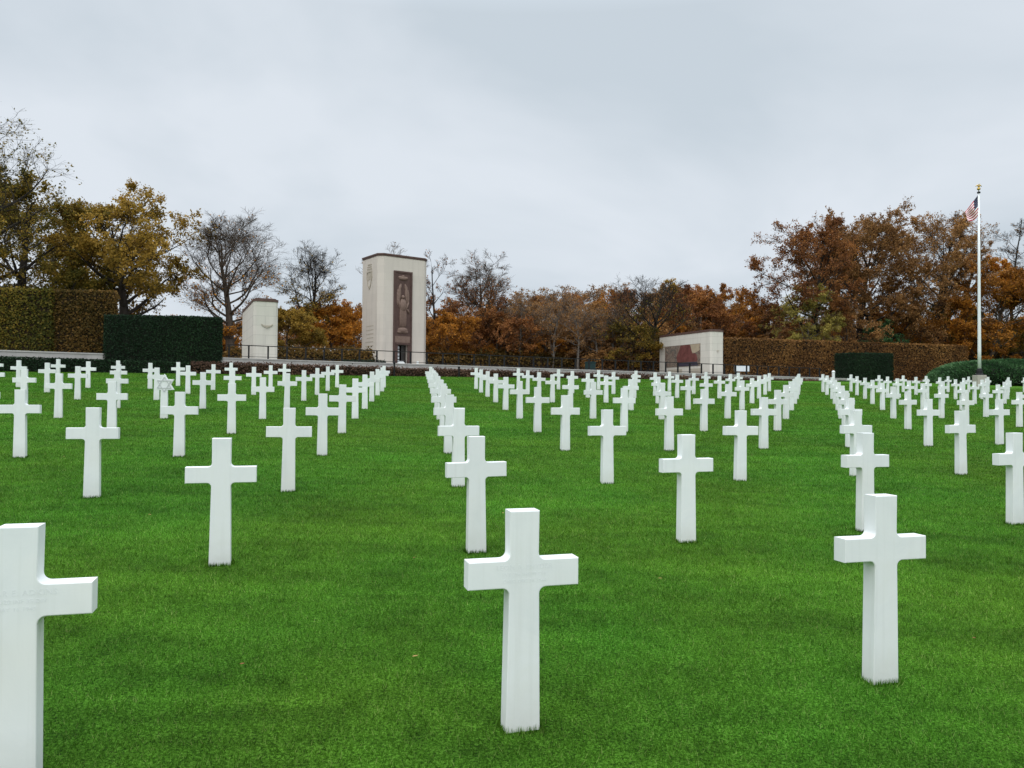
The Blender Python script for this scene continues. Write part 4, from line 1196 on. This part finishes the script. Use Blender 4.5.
    plant(848,92,212,90,'beech_tree','brown beech between the two big right beeches',seed=63,first=.2,limbs=22,nb=(8,6,5),leaves=28000,leaf_size=.23,mat_leaf='brown',mat_bark='bark_dark',twig=.016)
    plant(932,92,212,84,'beech_tree','half bare brown beech left of the flagpole',seed=64,first=.25,limbs=22,nb=(9,6,6),leaves=21000,leaf_size=.22,mat_leaf='brown',mat_bark='bark_dark',twig=.016)
    plant(962,92,222,66,'ash_tree','thin-leaved brown ash directly behind the flagpole',seed=65,first=.22,limbs=20,nb=(8,6,6),leaves=7000,leaf_size=.21,mat_leaf='brown',mat_bark='bark_dark',twig=.017,up=.14)
    plant(1012,94,221,70,'ash_tree','bare grey ash at the right edge',seed=66,first=.18,limbs=22,nb=(8,6,6),leaves=700,leaf_size=.22,mat_leaf='brown',mat_bark='bark_dark',twig=.017,shape='cone',tr=.24)
    plant(1060,90,214,90,'ash_tree','bare tree cut off by the right edge',seed=67,first=.2,limbs=20,nb=(8,6,5),leaves=1500,leaf_size=.22,mat_leaf='brown',mat_bark='bark_dark',twig=.017)
    plant(988,86,258,84,'hornbeam_tree','dense orange cone-shaped tree right of the flagpole',seed=68,first=.05,limbs=26,nb=(8,6,5),leaves=36000,leaf_size=.25,mat_leaf='orange',mat_bark='bark_brown',vbias=-.2,shape='dome',clump=.3)
    plant(906,88,310,84,'hornbeam_tree','low orange brown tree between the trunks above the right hedge',seed=69,first=.06,limbs=16,nb=(7,5,5),leaves=11000,leaf_size=.2,mat_leaf='orange',mat_bark='bark_brown',vbias=-.16)
    plant(945,91,300,70,'hornbeam_tree','low ochre tree just left of the flagpole',seed=70,first=.06,limbs=16,nb=(7,5,5),leaves=11000,leaf_size=.2,mat_leaf='gold',mat_bark='bark_brown',vbias=-.22)
    plant(806,78.5,284,58,'birch_tree','pale yellow weeping birch over the right beech hedge',seed=71,first=.12,limbs=20,nb=(8,6,5),leaves=19000,leaf_size=.17,mat_leaf='yellow',mat_bark='bark_grey',droop=.22,twig=.011,tr=.12)
    plant(846,82,300,70,'hornbeam_tree','low brown tree behind the weeping birch',seed=72,first=.06,limbs=16,nb=(7,5,5),leaves=9500,leaf_size=.2,mat_leaf='brown',mat_bark='bark_brown')
    plant(1030,91,318,70,'hornbeam_tree','low gold tree at the right edge behind the mound',seed=73,first=.06,limbs=16,nb=(7,5,5),leaves=11000,leaf_size=.2,mat_leaf='gold',mat_bark='bark_brown',vbias=-.15)
    BGp=[plant(-70,88,300,90,'hornbeam_tree','low autumn tree deep in the background wood',group='low trees deep in the wood',seed=81,first=.05,limbs=18,nb=(7,5,4),leaves=13000,leaf_size=.24,mat_leaf='brown',mat_bark='bark_brown',tr=.18),
         plant(30,92,305,90,'hornbeam_tree','low autumn tree deep in the background wood',group='low trees deep in the wood',seed=82,first=.05,limbs=18,nb=(7,5,4),leaves=13000,leaf_size=.24,mat_leaf='orange',mat_bark='bark_brown',tr=.18,vbias=-.15)]
    for k,(px,Y,pt) in enumerate([(432,98,332),(452,100,336),(206,96,330),(190,98,326),(420,102,330),(1000,104,318),(780,100,318),(500,103,330)]):
        plant_copy(BGp[k%2],px,Y,pt,64,'hornbeam_tree','low autumn tree deep in the background wood',group='low trees deep in the wood',rz=k*1.3)
    for k,(px,Y,pt) in enumerate([(436,76,341),(458,82,338),(480,79,343),(503,84,339),(526,80,343),(547,85,340),(570,81,343),(588,86,340),(612,88,342)]):
        plant_copy(BGp[(k+1)%2],px,Y,pt,44,'hornbeam_tree','low bushy autumn tree just behind the railing, right of the tower',group='low bushy trees behind the railing',rz=k*2.7)
    rb=random.Random(4)
    for k,px in enumerate(list(range(100,440,44))+list(range(425,780,50))+list(range(745,1110,38))):
        Y=rb.uniform(98,112)
        plant_copy(BGp[k%2],px,Y,rb.uniform(312,326),rb.uniform(72,92),'hornbeam_tree','low autumn tree deep in the background wood',group='low trees deep in the wood',rz=k*2.1)
    # evergreen shrub peeping over the right hedge
    plant(879,82.6,321,44,'laurel_shrub','dark green evergreen shrub peeping over the right beech hedge','shrub',seed=74,first=.05,limbs=18,nb=(7,5,4),leaves=12000,leaf_size=.18,mat_leaf='green',mat_bark='bark_brown',shape='dome')

# ------------------------------------------------------------------ juniper mound at the right
def mound():
    c=px_ground(1010,386); Yc=c[1]+4.5; k=Yc/F
    x0=at_y(1010,386,Yc)[0]; g0=gz(x0,Yc); rx=84*k; ry=4.4; rz_=at_y(1010,359.5,Yc)[2]-g0
    N=26000
    a=RNG.random(N)*2*np.pi; ph=np.arccos(RNG.random(N))
    d=np.stack([np.cos(a)*np.sin(ph),np.sin(a)*np.sin(ph),np.cos(ph)],1)
    sh=np.array([rx,ry,rz_])
    lump=1+.07*smooth_noise(d*sh,1.3,3)
    # flatter dome: raise to a super-ellipse
    P=np.sign(d)*np.abs(d)**np.array([1.,1.,.85])*sh*lump[:,None]
    Nn=norm(d/sh)
    P+=RNG.normal(0,.04,P.shape)
    u=norm(Nn*.8+np.stack([np.cos(a)*.9,np.sin(a)*.9,np.full(N,.15)],1)+RNG.normal(0,.35,(N,3)))   # sprays arch outwards
    v=norm(np.cross(u,Nn+RNG.normal(0,.3,(N,3))))
    s=(.26*(.6+.8*RNG.random(N)))[:,None]
    q=np.empty((N,4,3)); q[:,0]=P-u*s*.3; q[:,1]=P+v*s*.16; q[:,2]=P+u*s*.7; q[:,3]=P-v*s*.16
    val=np.clip(.4+.28*smooth_noise(P,2.6,8)+RNG.normal(0,.18,N),0,1)
    n1,n2=28,10; vs_=[];fs_=[]
    for i in range(n2+1):
        f=i/n2*math.pi/2
        for j in range(n1):
            t=2*math.pi*j/n1; dd=np.array([math.cos(t)*math.cos(f),math.sin(t)*math.cos(f),math.sin(f)])
            p=np.sign(dd)*np.abs(dd)**np.array([1.,1.,.85])*sh*.94; vs_.append(tuple(p))
    for i in range(n2):
        for j in range(n1): fs_.append((i*n1+j,i*n1+(j+1)%n1,(i+1)*n1+(j+1)%n1,(i+1)*n1+j))
    me=bpy.data.meshes.new('juniper_mound'); nb=len(vs_)
    me.from_pydata(vs_+[tuple(x) for x in q.reshape(-1,3)],[],fs_+[tuple(x) for x in np.arange(N*4).reshape(-1,4)+nb])
    me.materials.append(M['core_dark']); me.materials.append(M['leaf_juniper'])
    me.polygons.foreach_set('material_index',[0]*len(fs_)+[1]*N)
    at=me.attributes.new('v','FLOAT','FACE'); at.data.foreach_set('value',np.concatenate([np.zeros(len(fs_)),val]).astype(np.float32))
    me.update()
    tag(link('juniper_mound',me,None,(x0,Yc,g0-.05)),'wide low grey green juniper mound behind the flagpole','shrub')
mound()
